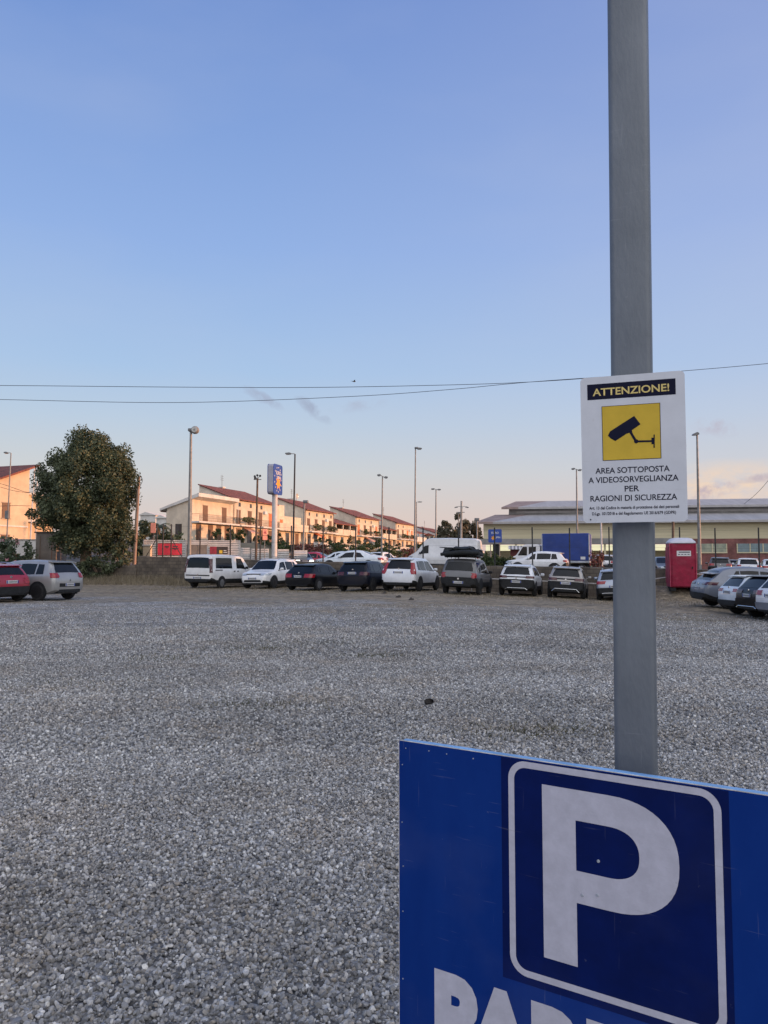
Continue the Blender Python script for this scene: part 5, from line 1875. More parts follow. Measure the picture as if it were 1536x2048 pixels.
rt, tip = pole('street_lamp', 'far small street lamp with an arm, behind the tallest lamp', 'street lamp', 833, 1004, 130, 833, .12, .07, group=GL)
lamp_head(rt, tip, .2, .8, 0)
rt, tip = pole('street_lamp', 'street lamp with two short heads before the warehouse roof', 'street lamp', 1153, 939, 70, 1154, .10, .055, group=GL)
lamp_head(rt, tip, .16, .30, -.06); lamp_head(rt, tip, -.16, .30, .05)
rt, tip = pole('street_lamp', 'tall street lamp with a hooded head rising behind the crimson cabin', 'street lamp', 1394, 868, 62, 1398, .15, .07, group=GL)
mb = MB(); mb.prism([(tip.x - .38, tip.z - .10), (tip.x - .30, tip.z + .02), (tip.x - .05, tip.z + .14), (tip.x + .10, tip.z + .06), (tip.x + .12, tip.z - .06)], 'y', -.2, .2); hd = mb.build('lamp_head', M['lamp_head'], rt)
mb = MB(); mb.box(tip.x - .33, tip.x - .05, -.15, .15, tip.z - .125, tip.z - .09); mb.build('lens', M['lens'], hd)
rt, tip = pole('street_lamp', 'slim street lamp in front of the ochre house', 'street lamp', 22, 906, 66, 13, .07, .045, group=GL)
lamp_head(rt, tip, -.28, .30, .01)
mb = MB(); mb.rbox(-.16, .16, -.12, .12, 3.9, 4.6, .03); mb.build('control_box', M['lamp_head'], rt)
rt, tip = pole('street_lamp', 'short street lamp with a box head beside the second cream house', 'street lamp', 609, 1004, 82, 606, .10, .08, group=GL)
mb = MB(); mb.rbox(tip.x - .15, tip.x + .42, -.25, .25, tip.z - .12, tip.z + .18, .05); mb.build('lamp_head', M['lamp_head'], rt)

rt, tip = pole('floodlight_pole', 'brown pole carrying a cluster of floodlights over the first house', 'pole', 515, 957, 60, 512, .10, .075, M['brown_pole'])
for a, hz in ((-.20, .16), (.0, .24), (.22, .20), (-.18, .02)):
    mb = MB(); mb.tube([tip + Vector((0, 0, -.05)), tip + Vector((a * .7, -.05, hz * .7))], .02, 5)
    mb.lathe([(.04, .08), (.085, 0), (.09, -.07), (.07, -.09)], 10, 'y', tip.x + a, -.05, tip.z + hz)
    mb.build('floodlight', M['post'], rt)
mb = MB(); mb.tube([tip + Vector((-.3, 0, -.08)), tip + Vector((.3, 0, -.08))], .03, 6); mb.build('crossbar', M['post'], rt)

rt, tip = pole('utility_pole', 'thick concrete pole with two curved lamps above the panel van', 'utility pole', 923, 1002, 68, 921, .125, .085, M['concrete'])
for sg in (-1, 1):
    mb = MB()
    b0 = tip + Vector((0, 0, -.55))
    mb.tube([b0, b0 + Vector((sg * .25, -.05, .08)), b0 + Vector((sg * .42, -.05, .0))], .025, 6)
    mb.build('arm', M['lamp_pole'], rt)
    mb = MB(); mb.prism([(b0.x + sg * .32, b0.z - .02), (b0.x + sg * .40, b0.z + .06), (b0.x + sg * .62, b0.z + .0), (b0.x + sg * .60, b0.z - .08)], 'y', -.18, .08)
    mb.build('lamp_head', M['lamp_head'], rt)
mb = MB(); mb.tube([(tip.x - .45, 0, tip.z - 1.0), (tip.x + .28, 0, tip.z - 1.0)], .035, 6); mb.build('crossarm', M['lamp_pole'], rt)
rt, tip = pole('street_lamp', 'thin hooked street lamp close beside the concrete pole', 'street lamp', 917, 1026, 74, 917, .05, .04, group=GL)
lamp_head(rt, tip, .12, .22, .01, .08)
rt, tip = pole('floodlight_pole', 'short pole with a box floodlight at the warehouse corner', 'pole', 954, 1040, 88, 954, .10, .09)
mb = MB(); mb.rbox(tip.x - .28, tip.x + .28, -.2, .2, tip.z - .1, tip.z + .22, .04); mb.build('floodlight', M['lamp_head'], rt)
rt, tip = pole('flag_pole', 'slim pale pole under the camera warning sign', 'pole', 1202, 1044, 58, 1203, .07, .06, M['slat'])
rt, tip = pole('steel_pole', 'slim brown pole behind the domed roof of the crimson cabin', 'pole', 1346, 1000, 64, 1344, .11, .09, M['brown_pole'])
rt, tip = pole('drain_pole', 'white slender pole beside the ochre house', 'pole', 69, 936, 72, 60, .07, .06, M['slat'])

# leaning timber pole by the tree
rt, tip = pole('timber_pole', 'leaning timber pole with a looped cable beside the big tree', 'utility pole', 278, 953, 55, 269, .135, .095, M['wood_pole'])
mb = MB()
mb.tube([tip + Vector((0, -.1, .05)), tip + Vector((.22, -.15, .0)), tip + Vector((.30, -.15, -.35)), tip + Vector((.12, -.12, -.75)), tip + Vector((.0, -.1, -.6))], .022, 6)
mb.build('cable_loop', M['cable'], rt, smooth=60)

# ------------------------------------------------------------------ store totem
D_ = 59.0
tt = P(550, 960, D_)
gz = ground(tt.x, D_)
to = thing('totem_sign', 'tall blue store sign with an orange star on a pinkish white post', 'sign', (tt.x, D_, gz), HROT + R(5))
zt0, zt1 = P(550, 989, D_).z - gz, P(550, 930, D_).z - gz
mb = MB(); mb.tube([(0, 0, -.3), (0, 0, zt0 + .2)], .21, 16); mb.build('post', M['slat'], to, smooth=40)


def rounded(w0, w1, z0, z1, r, n=6):
    pts = []
    for cx_, cz_, a0 in ((w1 - r, z0 + r, -90), (w1 - r, z1 - r, 0), (w0 + r, z1 - r, 90), (w0 + r, z0 + r, 180)):
        for k in range(n + 1):
            a = R(a0 + 90 * k / n)
            pts.append((cx_ + r * math.cos(a), cz_ + r * math.sin(a)))
    return pts


hw = .86
zt0b = zt0
mb = MB(); mb.prism(rounded(-hw, hw, zt0b, zt1, .22), 'y', -.22, .22); mb.build('sign_box', M['store_side'], to)
for sg in (-1, 1):
    ya, yb = sorted((sg * .222, sg * .26))
    mb = MB(); mb.prism(rounded(-hw - .02, hw + .02, zt0b - .02, zt1 + .02, .23), 'y', ya, yb)
    fc = mb.build('sign_face', M['store_blue'], to)
    ys = sg * .263
    zm = (zt0b + zt1) / 2

    def star(cx_, cz_, r_, mbx, y_, n=5, inner=.45, rot=90):
        pts = []
        for k in range(2 * n):
            a = R(rot + 180 * k / n)
            q_ = r_ if k % 2 == 0 else r_ * inner
            pts.append((cx_ + q_ * math.cos(a), y_, cz_ + q_ * math.sin(a)))
        pts.append((cx_, y_, cz_))
        mbx.add(pts, [(k, (k + 1) % (2 * n), 2 * n) for k in range(2 * n)])
    mb = MB(); star(.05, zm - .28, .56, mb, ys, 7, .5); mb.build('orange_star', M['print_orange'], fc, fix=False)
    mb = MB()
    for k in range(13):
        a = 2 * math.pi * k / 13
        star(.70 * math.cos(a), zm + (zt1 - zm - .2) * math.sin(a), .085, mb, ys)
    mb.build('white_stars', M['print_white'], fc, fix=False)
    tx_ = text_mesh('lettering', 'EURO', M['print_white'], -.42, .52, zm + .52, .28, 0, fc, .02)
    tx2 = text_mesh('lettering', 'SPIN', M['print_white'], -.30, .55, zm + .17, .22, 0, fc, .02)
    for t__ in (tx_, tx2):
        if sg > 0:
            t__.rotation_euler.z = math.pi
        t__.location.y = ys

# blue store sign before the warehouse
D_ = 78
b0 = P(990, 1072, D_); gz = ground(b0.x, D_)
st_ = thing('store_sign', 'square blue store sign with white lettering before the warehouse', 'sign', (b0.x, D_, gz), R(-6))
za, zb_ = P(990, 1085, D_).z - gz, P(990, 1058.5, D_).z - gz
mb = MB(); mb.prism(rounded(-.68, .68, za, zb_, .12), 'y', -.10, .10); pn = mb.build('sign_board', M['store_blue'], st_)
mb = MB(); star(-.18, (za + zb_) / 2 - .22, .26, mb, -.103, 7, .5); mb.build('orange_star', M['print_orange'], pn, fix=False)
text_mesh('lettering', 'EURO', M['print_white'], -.36, .36, zb_ - .36, .20, -.103, pn, .02)
text_mesh('lettering', 'SPIN', M['print_white'], .08, .52, za + .52, .17, -.103, pn, .02)
for sg in (-.45, .45):
    mb = MB(); mb.tube([(sg, .12, -.2), (sg, .12, zb_ - .2)], .05, 8); mb.build('post', M['lamp_pole'], st_)

# road sign
D_ = 56
r0 = P(530, 1070, D_); gz = ground(r0.x, D_)
rs = thing('road_sign', 'two pink orange road sign plates on one thin post', 'road sign', (r0.x, D_, gz), R(38))
zt = P(530, 1058, D_).z - gz; zmid = P(530, 1071, D_).z - gz; zl = P(530, 1080, D_).z - gz
mb = MB(); mb.tube([(0, .04, -.2), (0, .04, zt + .02)], .032, 8); mb.build('post', M['lamp_pole'], rs)
mb = MB(); mb.prism(rounded(-.20, .20, zmid + .015, zt, .03), 'y', -.012, .004); pl = mb.build('upper_plate', M['traffic_orange'], rs)
mb = MB(); mb.add([(-.11, -.0135, zmid + .14), (.11, -.0135, zmid + .14), (0, -.0135, zt - .10)], [(0, 1, 2)]); mb.build('pictogram', M['banner_maroon'], pl, fix=False)
mb = MB(); mb.prism(rounded(-.20, .20, zl, zmid - .015, .03), 'y', -.012, .004); mb.build('lower_plate', M['traffic_orange'], rs)

# ------------------------------------------------------------------ white slatted walls, gates and banners across the street
WALL_TURN = 21.0
WALL_P0 = (X(288, 58.6), 58.6)


def line_d(px, back=0.0):
    """depth of the street line of the white walls where it is seen at a photo column"""
    k = (px - CX) / F_PX
    ca, sa = math.cos(R(WALL_TURN)), math.sin(R(WALL_TURN))
    x0, y0 = WALL_P0[0] - sa * back, WALL_P0[1] + ca * back
    return y0 + (k * y0 - x0) / (ca - k * sa) * sa


def slat_wall(name, label, cat, px0, px1, py_top, back, n=9, az=WALL_TURN, group=None):
    D = line_d(px0, back)
    x0_ = X(px0, D)
    D1 = line_d(px1, back)
    x1_ = x0_ + math.hypot(X(px1, D1) - x0_, D1 - D)
    gz = up_h((x0_ + x1_) / 2, D)
    ht = EYE + (1122 - py_top) / F_PX * D - gz
    root = thing(name, label, cat, (x0_, D, gz), R(az), group)
    w__ = x1_ - x0_
    mb = MB()
    for k in range(n):
        mb.rbox(0, w__, -.03, .03, .02 + ht * k / n, ht * (k + 1) / n - .025, .006)
    mb.build('boards', M['slat'], root)
    q_ = 0
    while q_ <= w__ + .01:
        mb = MB(); mb.box(q_ - .05, q_ + .05, .034, .12, -.2, ht - .02); mb.build('post', M['slat'], root)
        q_ += max(1.0, w__ / max(1, round(w__ / 2.4)))
    return root, ht


slat_wall('slatted_wall', 'long white slatted wall carrying the red banner', 'wall', 288, 372, 1079, 0.0, 17)
slat_wall('slatted_wall', 'white slatted wall between the gate and the street lamp pole', 'wall', 416, 480, 1080, 0.0, 17)
slat_wall('slatted_fence', 'low white slatted fence beside the floodlight pole', 'fence', 482, 500, 1095, 0.0, 10)
slat_wall('slatted_fence', 'low white slatted fence behind the road sign', 'fence', 504, 537, 1097, 0.0, 10)
slat_wall('slatted_fence', 'low white slatted fence just past the store sign post', 'fence', 556, 578, 1098, 0.0, 9)
slat_wall('slatted_fence', 'low pale slatted fence behind the flat-armed lamp', 'fence', 588, 614, 1100, 2.0, 9)
D_ = line_d(316, -.09)
bx, by_ = X(316, D_), D_
gz = up_h(bx, D_)
bz0, bz1 = EYE + (1122 - 1110) / F_PX * D_ - gz, EYE + (1122 - 1087) / F_PX * D_ - gz
bn = thing('red_banner', 'bright red banner hung on the white slatted wall', 'banner', (bx, by_, gz), R(WALL_TURN))
mb = MB(); mb.box(0, 1.80, -.012, 0, bz0, bz1); cl = mb.build('cloth', M['banner_red'], bn)
mb = MB()
for (u0, u1, v0, v1) in ((.50, .82, .66, .78), (.60, .75, .58, .64), (1.1, 1.5, .70, .80), (1.05, 1.55, .52, .62), (1.2, 1.4, .44, .50)):
    mb.add([(u0, -.0145, bz0 + v0 * (bz1 - bz0)), (u1, -.0145, bz0 + v0 * (bz1 - bz0)), (u1, -.0145, bz0 + v1 * (bz1 - bz0)), (u0, -.0145, bz0 + v1 * (bz1 - bz0))], [(0, 1, 2, 3)])
mb.build('print', M['banner_dark'], cl, fix=False)
gt = thing('metal_gate', 'grey brown metal gate between the white slatted walls', 'gate', (X(374, line_d(374)), line_d(374), up_h(X(374, line_d(374)), line_d(374))), R(WALL_TURN))
DG = line_d(374)
wg = math.hypot(X(414, line_d(414)) - X(374, DG), line_d(414) - DG)
hg = EYE + (1122 - 1090) / F_PX * DG - up_h(X(374, DG), DG)
for k in range(2):
    mb = MB(); mb.rbox(.03 + k * wg / 2, (k + 1) * wg / 2 - .03, -.03, .03, .05, hg, .01); mb.build('leaf', M['gate'], gt)
mb = MB(); mb.box(wg / 2 - .02, wg / 2 + .02, -.05, -.033, .9, 1.1); mb.build('handle', M['post'], gt)
lt_ = thing('gate_lintel', 'white slatted panel above the metal gate', 'panel', (X(373, line_d(373)), line_d(373), up_h(X(374, DG), DG)), R(WALL_TURN))
mb = MB()
zl1 = EYE + (1122 - 1080) / F_PX * DG - up_h(X(374, DG), DG)
for k in range(3):
    mb.rbox(0, wg + .08, -.03, .03, hg + .03 + (zl1 - hg - .03) * k / 3, hg + (zl1 - hg - .03) * (k + 1) / 3, .005)
mb.build('boards', M['slat'], lt_)
D_ = line_d(420, -.08)
bn = thing('dark_banner', 'maroon and black banner with a yellow patch on the white wall', 'banner', (X(420, D_), D_, gz), R(WALL_TURN))
wb_ = math.hypot(X(456, line_d(456, -.08)) - X(420, D_), line_d(456, -.08) - D_)
z0_, z1_ = EYE + (1122 - 1108) / F_PX * D_ - gz, EYE + (1122 - 1093) / F_PX * D_ - gz
mb = MB(); mb.box(0, wb_, -.012, 0, z0_, z1_); cl = mb.build('cloth', M['banner_dark'], bn)
mb = MB(); mb.box(0, wb_ * .38, -.018, -.0125, z0_ + .01, z1_ - .01); mb.build('maroon_panel', M['banner_maroon'], cl)
mb = MB(); mb.box(wb_ * .52, wb_ * .70, -.018, -.0125, z0_ + .05, z0_ + .3); mb.build('yellow_patch', M['banner_yellow'], cl)
mb = MB(); mb.box(wb_ * .76, wb_ * .96, -.018, -.0125, z0_ + .1, z0_ + .16); mb.box(wb_ * .76, wb_ * .92, -.018, -.0125, z0_ + .24, z0_ + .30); mb.build('print', M['print_white'], cl)

# low ochre wall and small pieces by the leaning pole
gp = thing('gate_pillar', 'short sunlit ochre pillar at the end of the slatted wall', 'pillar', (X(296, 58), 58, up_h(X(296, 58), 58)), 0)
mb = MB(); mb.rbox(-.28, .28, -.25, .25, -.2, 1.75, .02); mb.build('shaft', M['wall_orange'], gp)
mb = MB(); mb.rbox(-.34, .34, -.31, .31, 1.753, 1.88, .02); mb.build('cap', M['wall_white'], gp)
pm = thing('notice_board', 'pale pink board standing before the dark garden trees', 'board', (X(306, 62), 62, up_h(X(306, 62), 62)), R(15))
mb = MB(); zp0, zp1 = EYE + (1122 - 1066) / F_PX * 62 - pm.location.z, EYE + (1122 - 1046) / F_PX * 62 - pm.location.z
mb.rbox(-.20, .20, -.04, .04, zp0, zp1, .01); mb.build('panel', M['traffic_orange'], pm)
mb = MB(); mb.tube([(0, .06, -.2), (0, .06, zp1)], .05, 6); mb.build('post', M['post'], pm)

# brown shed panel and pale wall left of the tree
D_ = 57
gz = up_h(X(90, D_), D_)
sh = thing('brown_shed', 'brown plank shed beside the big tree', 'shed', (X(72, D_), D_, gz), R(4))
hsh = EYE + (1122 - 1066) / F_PX * D_ - gz
wsh = X(112, D_) - X(72, D_)
mb = MB(); mb.box(0, wsh, 0, 2.2, -.2, hsh); mb.build('wall', M['gate'], sh)
mb = MB(); mb.box(-.1, wsh + .1, -.12, 2.4, hsh + .003, hsh + .09); mb.build('roof', M['post'], sh)
mb = MB(); mb.box(.3, .34, -.02, -.003, .1, hsh - .2); mb.box(wsh - .34, wsh - .3, -.02, -.003, .1, hsh - .2); mb.build('batten', M['shutter'], sh)
D_ = 63
pw_ = thing('pale_wall', 'pale garden wall behind the oleander', 'wall', (X(-40, D_), D_, up_h(X(20, D_), D_)), R(3))
mb = MB(); mb.box(0, 5.6, 0, .3, -.3, EYE + (1122 - 1084) / F_PX * D_ - .95); mb.build('render', M['wall_white'], pw_)
mb = MB(); mb.box(-.05, 5.65, -.06, .36, EYE + (1122 - 1084) / F_PX * D_ - .947, EYE + (1122 - 1084) / F_PX * D_ - .86); mb.build('coping', M['concrete'], pw_)
x, y = X(-6, 52.5), 52.5
car('parked_white_car', 'white car at the photo edge above the red hatchback', 'car', x, y, 110, HATCH(4.1, 1.75, 1.5, .95), PAINT['white'], GROUP_UP)

# ------------------------------------------------------------------ trees and shrubs
def tree(name, label, x, y, h_, rx, ry, cz, rz_, n, size, m, seed, clumps, group=None, trunk=.28, shell=.5, cr=.26, zmin=None, limbs=9, extra=None):
    z = ground(x, y)
    root = thing(name, label, 'tree', (x, y, z), 0, group)
    r = random.Random(seed)
    parts = [leaves((0, 0, cz), (rx, ry, rz_), n, size, seed, clumps, shell, cr, zmin)]
    for e_ in extra or []:
        parts.append(leaves(e_[0], e_[1], e_[2], size, seed + 17 + len(parts), e_[3], .3, .36, zmin))
    v, q = merge(parts)
    np_mesh('crown', v, q, m, root)
    mb = MB()
    mb.tube([(0, 0, -.3), (.04, 0, h_ * .12), (-.05, .03, h_ * .3), (.03, 0, h_ * .5), (0, 0, h_ * .75)], [trunk * 1.25, trunk, trunk * .8, trunk * .55, trunk * .2], 10)
    for k in range(limbs):
        a = 6.28 * k / limbs + r.uniform(-.3, .3)
        z0 = h_ * r.uniform(.18, .5)
        e = r.uniform(.35, .6)
        mid = Vector((rx * .4 * math.cos(a), ry * .4 * math.sin(a), z0 + (cz - z0) * .5 + .4))
        mb.tube([(0, 0, z0), mid, (rx * e * math.cos(a), ry * e * math.sin(a), cz + rz_ * r.uniform(-.3, .5))], [trunk * .5, trunk * .3, .03], 6)
    mb.build('trunk', M['bark'], root, smooth=50)
    return root


D_ = 55.0
xt = X(172, D_)
zz0 = ground(xt, D_)
s_ = D_ / F_PX
cz_ = EYE + (1122 - 985) * s_ - zz0
tree('evergreen_tree', 'large dense dark evergreen tree at the wall end of the lot', xt, D_, 9.6, 3.45, 3.3, cz_, 4.25, 90000, .086, M['leaf_dark'], 5, 260,
     trunk=.36, shell=.38, cr=.18, zmin=.8,
     extra=[((-2.6, -.5, cz_ - 1.5), (1.3, 1.3, 1.2), 2400, 10), ((1.9, 0, cz_ - 2.6), (1.6, 1.6, 1.7), 3000, 12), ((-.6, -.8, cz_ - 3.2), (2.0, 1.4, 1.2), 3000, 12),
            ((-.2, 0, cz_ + 3.3), (1.7, 1.5, 1.3), 2200, 10), ((-2.3, 0, cz_ + 1.6), (1.1, 1.2, 1.2), 1700, 8)])
bush('oleander', 'oleander shrub with pink blossoms beside the brown shed', 'shrub', X(40, 56), 56, 1.15, 1.0, 2.7, 2600, .11, M['leaf_olean'], 31, flowers=170)
bush('oleander', 'small oleander at the photo edge before the pale wall', 'shrub', X(8, 58), 58, .8, .8, 2.2, 1200, .11, M['leaf_olean'], 32, flowers=60)
bush('underbrush', 'dark undergrowth round the foot of the big tree', 'shrub', X(205, 54), 54, 1.6, .9, 1.5, 2400, .10, M['leaf_dark'], 33)
bush('underbrush', 'low dark scrub between the big tree and the shed', 'shrub', X(140, 53.5), 53.5, 1.3, .9, 1.25, 1600, .10, M['leaf_dark'], 34)
bush('underbrush', 'scrub between the big tree and the timber pole', 'shrub', X(243, 54), 54, .8, .8, 1.9, 1100, .10, M['leaf_dark'], 35)
bush('garden_shrub', 'dark round garden shrub right of the timber pole', 'shrub', X(292, 70), 70, 1.7, 1.6, 4.0, 3000, .15, M['leaf_dark'], 36)
bush('garden_shrub', 'dark garden shrub under the palm', 'shrub', X(334, 72), 72, 1.5, 1.4, 3.3, 2200, .15, M['leaf_dark'], 37)

pt = thing('palm_tree', 'small dark palm between the timber pole and the first house', 'tree', (X(317, 76), 76, up_h(X(317, 76), 76)), 0)
zp = EYE + (1122 - 1052) / F_PX * 76 - pt.location.z
mb = MB(); mb.tube([(0, 0, -.2), (.05, 0, zp * .5), (0, 0, zp)], [.24, .2, .17], 8); mb.build('trunk', M['bark'], pt)
mb = MB(); r_ = random.Random(6)
for k in range(22):
    a = 6.28 * k / 22 + r_.uniform(-.1, .1); up_ = r_.uniform(.2, 1.3)
    ln_ = r_.uniform(1.1, 1.6)
    prev = None
    for j in range(5):
        u_ = j / 4
        c_ = Vector((ln_ * u_ * math.cos(a), ln_ * u_ * math.sin(a), zp + up_ * u_ - 1.0 * u_ * u_))
        sd_ = Vector((-math.sin(a), math.cos(a), 0)) * (.16 * (1 - u_) + .02)
        cur = (c_ - sd_ - Vector((0, 0, .06)), c_, c_ + sd_ - Vector((0, 0, .06)))
        if prev:
            mb.add([prev[0], prev[1], prev[2], cur[0], cur[1], cur[2]], [(0, 1, 4, 3), (1, 2, 5, 4)])
        prev = cur
mb.build('crown', M['leaf_dark'], pt, fix=False)

GT = 'trees behind the panel van'
tree('street_tree', 'bushy brownish tree left of the concrete pole', X(905, 120), 120, 8.5, 2.6, 2.4, 5.6, 2.7, 3400, .24, M['leaf_far'], 61, 26, GT)
tree('street_tree', 'paler bushy tree right of the concrete pole', X(935, 124), 124, 7.6, 2.0, 2.0, 5.2, 2.3, 2400, .24, M['leaf_far'], 62, 20, GT)
tree('street_tree', 'small tree at the warehouse corner', X(950, 130), 130, 6.4, 1.2, 1.2, 4.6, 1.6, 1200, .22, M['leaf_far'], 63, 12, GT)
tree('street_tree', 'low tree left of the brownish tree', X(889, 126), 126, 7.0, 1.5, 1.5, 4.9, 1.9, 1500, .24, M['leaf_far'], 64, 14, GT)

GHG = 'shrubs along the terrace below the houses'
r_ = random.Random(9)
for k in range(26):
    s__ = 6 + 4.6 * k
    f_ = 9.6 + r_.uniform(-.4, 1.0)
    x = C0[0] + ROW[0] * s__ + ROW[1] * f_
    y = C0[1] + ROW[1] * s__ - ROW[0] * f_
    mt_ = M['leaf_red'] if r_.random() < .16 else M['leaf_mid']
    bush('terrace_shrub', 'rounded shrub in the long planting below the terrace wall', 'shrub', x, y, 2.4, 1.2, r_.uniform(1.2, 2.2), 620, .17, mt_, 100 + k, GHG, 12)
for k, s__ in enumerate((2, 5.5, 8.6, 13, 16.5, 21, 37, 41, 46, 51, 56, 62, 67, 72, 80, 90, 96)):
    x = C0[0] + ROW[0] * s__ + ROW[1] * 2.6
    y = C0[1] + ROW[1] * s__ - ROW[0] * 2.6
    bush('house_shrub', 'garden shrub growing against the front of the houses', 'shrub', x, y, .8, .7, r_.uniform(1.2, 2.4), 420, .16, M['leaf_dark'] if k % 2 else M['leaf_mid'], 200 + k, 'shrubs at the house fronts', 9)
GHE = 'clipped hedge behind the wire fence'
for k, px in enumerate((975, 988, 1001, 1013, 1025)):
    bush('hedge', ('leafy hedge plant behind the wire fence beside the panel van'), 'hedge', X(px, 55), 55, (.45 if px < 1020 else .32), .6, (1.25 if px < 1000 else 1.05) + .1 * (k % 3), 900, .085, M['leaf_mid'], 300 + k, GHE, 16)
for k, px in enumerate((772, 786, 800, 812)):
    bush('roadside_shrub', 'low green shrub between the coupe and the panel van', 'shrub', X(px, 58), 58, .6, .5, .95, 420, .085, M['leaf_mid'], 320 + k, 'low shrubs between the coupe and the panel van', 9)
bush('ivy_shrub', 'trailing green scrub spilling over the wall beside the pickup', 'shrub', X(978, 45.6), 45.6, .55, .4, 1.0, 900, .075, M['leaf_mid'], 340)
bush('rusty_shrub', 'rust and green shrub at the tail of the blue lorry', 'shrub', X(1194, 56), 56, .55, .5, 1.7, 700, .085, M['leaf_red'], 341)

# far skyline of low houses between the rows
GF = 'far low buildings on the skyline'
for k, (px0, px1, pyt, D_, m_) in enumerate(((280, 312, 1024, 190, 'wall_white'), (312, 336, 1030, 180, 'wall_white'), (836, 850, 1056, 230, 'wall_white'), (850, 868, 1066, 210, 'wall_cream'), (884, 906, 1062, 170, 'wall_white'), (906, 930, 1080, 180, 'wall_cream'))):
    x0_, x1_ = X(px0, D_), X(px1, D_)
    gz = up_h((x0_ + x1_) / 2, D_)
    ht = EYE + (1122 - pyt) / F_PX * D_ - gz
    lab = ['pale far building beside the big tree', 'pale far building behind the palm', 'far pale building with dark windows past the house row', 'far red-roofed house past the house row', 'far house with a pale gable left of the concrete pole', 'far low house behind the concrete pole'][k]
    fb = thing('far_house', lab, 'building', (x0_, D_, gz), R(-8), GF)
    w__ = x1_ - x0_
    mb = MB(); mb.box(0, w__, 0, 9, -.5, ht - .8); mb.build('wall', M[m_], fb)
    mb = MB(); mb.prism([(-.4, ht - .797), (w__ * .35, ht), (w__ + .4, ht - .797)], 'y', -.4, 9.4); mb.build('roof', M['tiles'] if k in (2, 3, 5) else M['wall_white'], fb)
    for i in range(max(2, int(w__ / 2))):
        xx_ = w__ * (i + .5) / max(2, int(w__ / 2))
        for zz_ in (ht * .25, ht * .58):
            mb = MB(); mb.box(xx_ - .4, xx_ + .4, -.05, -.003, zz_, zz_ + 1.2); mb.build('window', M['pane'], fb)

# dry grass along the foot of the wall, and low weeds on the gravel
def blades(name, spots, n, h0, h1, m, seed, lean=.5, wdt=.012):
    r = np.random.RandomState(seed)
    vs = []
    for i in range(n):
        x, y = spots(r)
        z = ground(x, y) - .01
        a = r.rand() * 6.28; hh = h0 + (h1 - h0) * r.rand()
        lx_, ly_ = (r.rand(2) - .5) * 2 * lean * hh
        dx, dy = math.cos(a) * wdt, math.sin(a) * wdt
        vs += [(x - dx, y - dy, z), (x + dx, y + dy, z), (x + lx_, y + ly_, z + hh)]
    o = np_mesh(name, np.array(vs), np.arange(len(vs)).reshape(-1, 3), m)
    o['kind'] = 'stuff'
    return o


def spot_bank(r):
    x = -21 + 9.5 * r.rand()
    return x, wall_y(x) - .3 - 2.6 * r.rand() ** 1.5


def spot_row(r):
    x = -14 + 33 * r.rand()
    return x, wall_y(x) - 1.0 - 9.5 * r.rand()


blades('dry_grass', spot_bank, 5200, .12, .55, M['dry'], 1)
blades('dry_grass', spot_row, 9000, .03, .12, M['dry'], 2)
WP = [(X(548, 8.65), 8.65, .42), (X(330, 12.6), 12.6, .45), (X(120, 10.0), 10.0, .7), (X(1095, 7.3), 7.3, .35), (X(600, 15), 15, .7), (X(760, 13.2), 13.2, .3), (X(515, 14.2), 14.2, .4), (X(1360, 24.5), 24.5, 1.0), (X(1330, 17.5), 17.5, .7)]


def spot_weed(r):
    x, y, s__ = WP[r.randint(len(WP))]
    return x + r.normal() * s__ * 1.2, y + r.normal() * s__ * .5


blades('weeds', spot_weed, 3600, .03, .075, M['weed'], 3, 1.0, .008)

# ------------------------------------------------------------------ small things on the gravel
lf = thing('dry_leaf', 'dark curled leaf lying on the gravel', 'leaf', (X(861, 8.35), 8.35, lot_h(X(861, 8.35), 8.35) + .045), R(20))
lf.rotation_euler = (R(30), R(-35), R(20)); lf.scale = (.7, .65, 1.15)
mb = MB()
rows = []
for i in range(7):
    u_ = i / 6 * 2 - 1
    w__ = .06 * (1 - u_ * u_) ** .6 + .004
    rows.append([(u_ * .075, w__ * k_, .055 * (1 - u_) * .5 + .045 * k_ * k_ + .01) for k_ in (-1, -.5, 0, .5, 1)])
mb.grid(rows); mb.build('blade', mat('dark dry leaf', (0.015, 0.013, 0.014), 0.8, col2=(0.03, 0.026, 0.025), vs=30), lf)
mb = MB(); mb.tube([(.07, 0, .015), (.12, .01, .03)], .004, 5); mb.build('stalk', M['bark'], lf)
for px, py in ((770, 1187), (797, 1195), (822, 1199)):
    D_ = (EYE + .0) * F_PX / (py - 1122)
    xx_ = X(px, D_)
    o = thing('earth_clod', 'small dark clod of earth on the gravel behind the large white SUV', 'clod', (xx_, D_, lot_h(xx_, D_)), rnd.random() * 3, 'dark clods behind the white SUV')
    bm = bmesh.new(); bmesh.ops.create_icosphere(bm, subdivisions=2, radius=.11)
    for v in bm.verts:
        k_ = .75 + .5 * rnd.random()
        v.co = Vector((v.co.x * 1.3 * k_, v.co.y * k_, max(-.02, v.co.z * .9 * k_)))
    me = bpy.data.meshes.new('lump'); bm.to_mesh(me); bm.free(); me.materials.append(mat('dark earth', (0.05, 0.042, 0.036), 0.95))
    q_ = bpy.data.objects.new('lump', me); COL.objects.link(q_); q_.parent = o

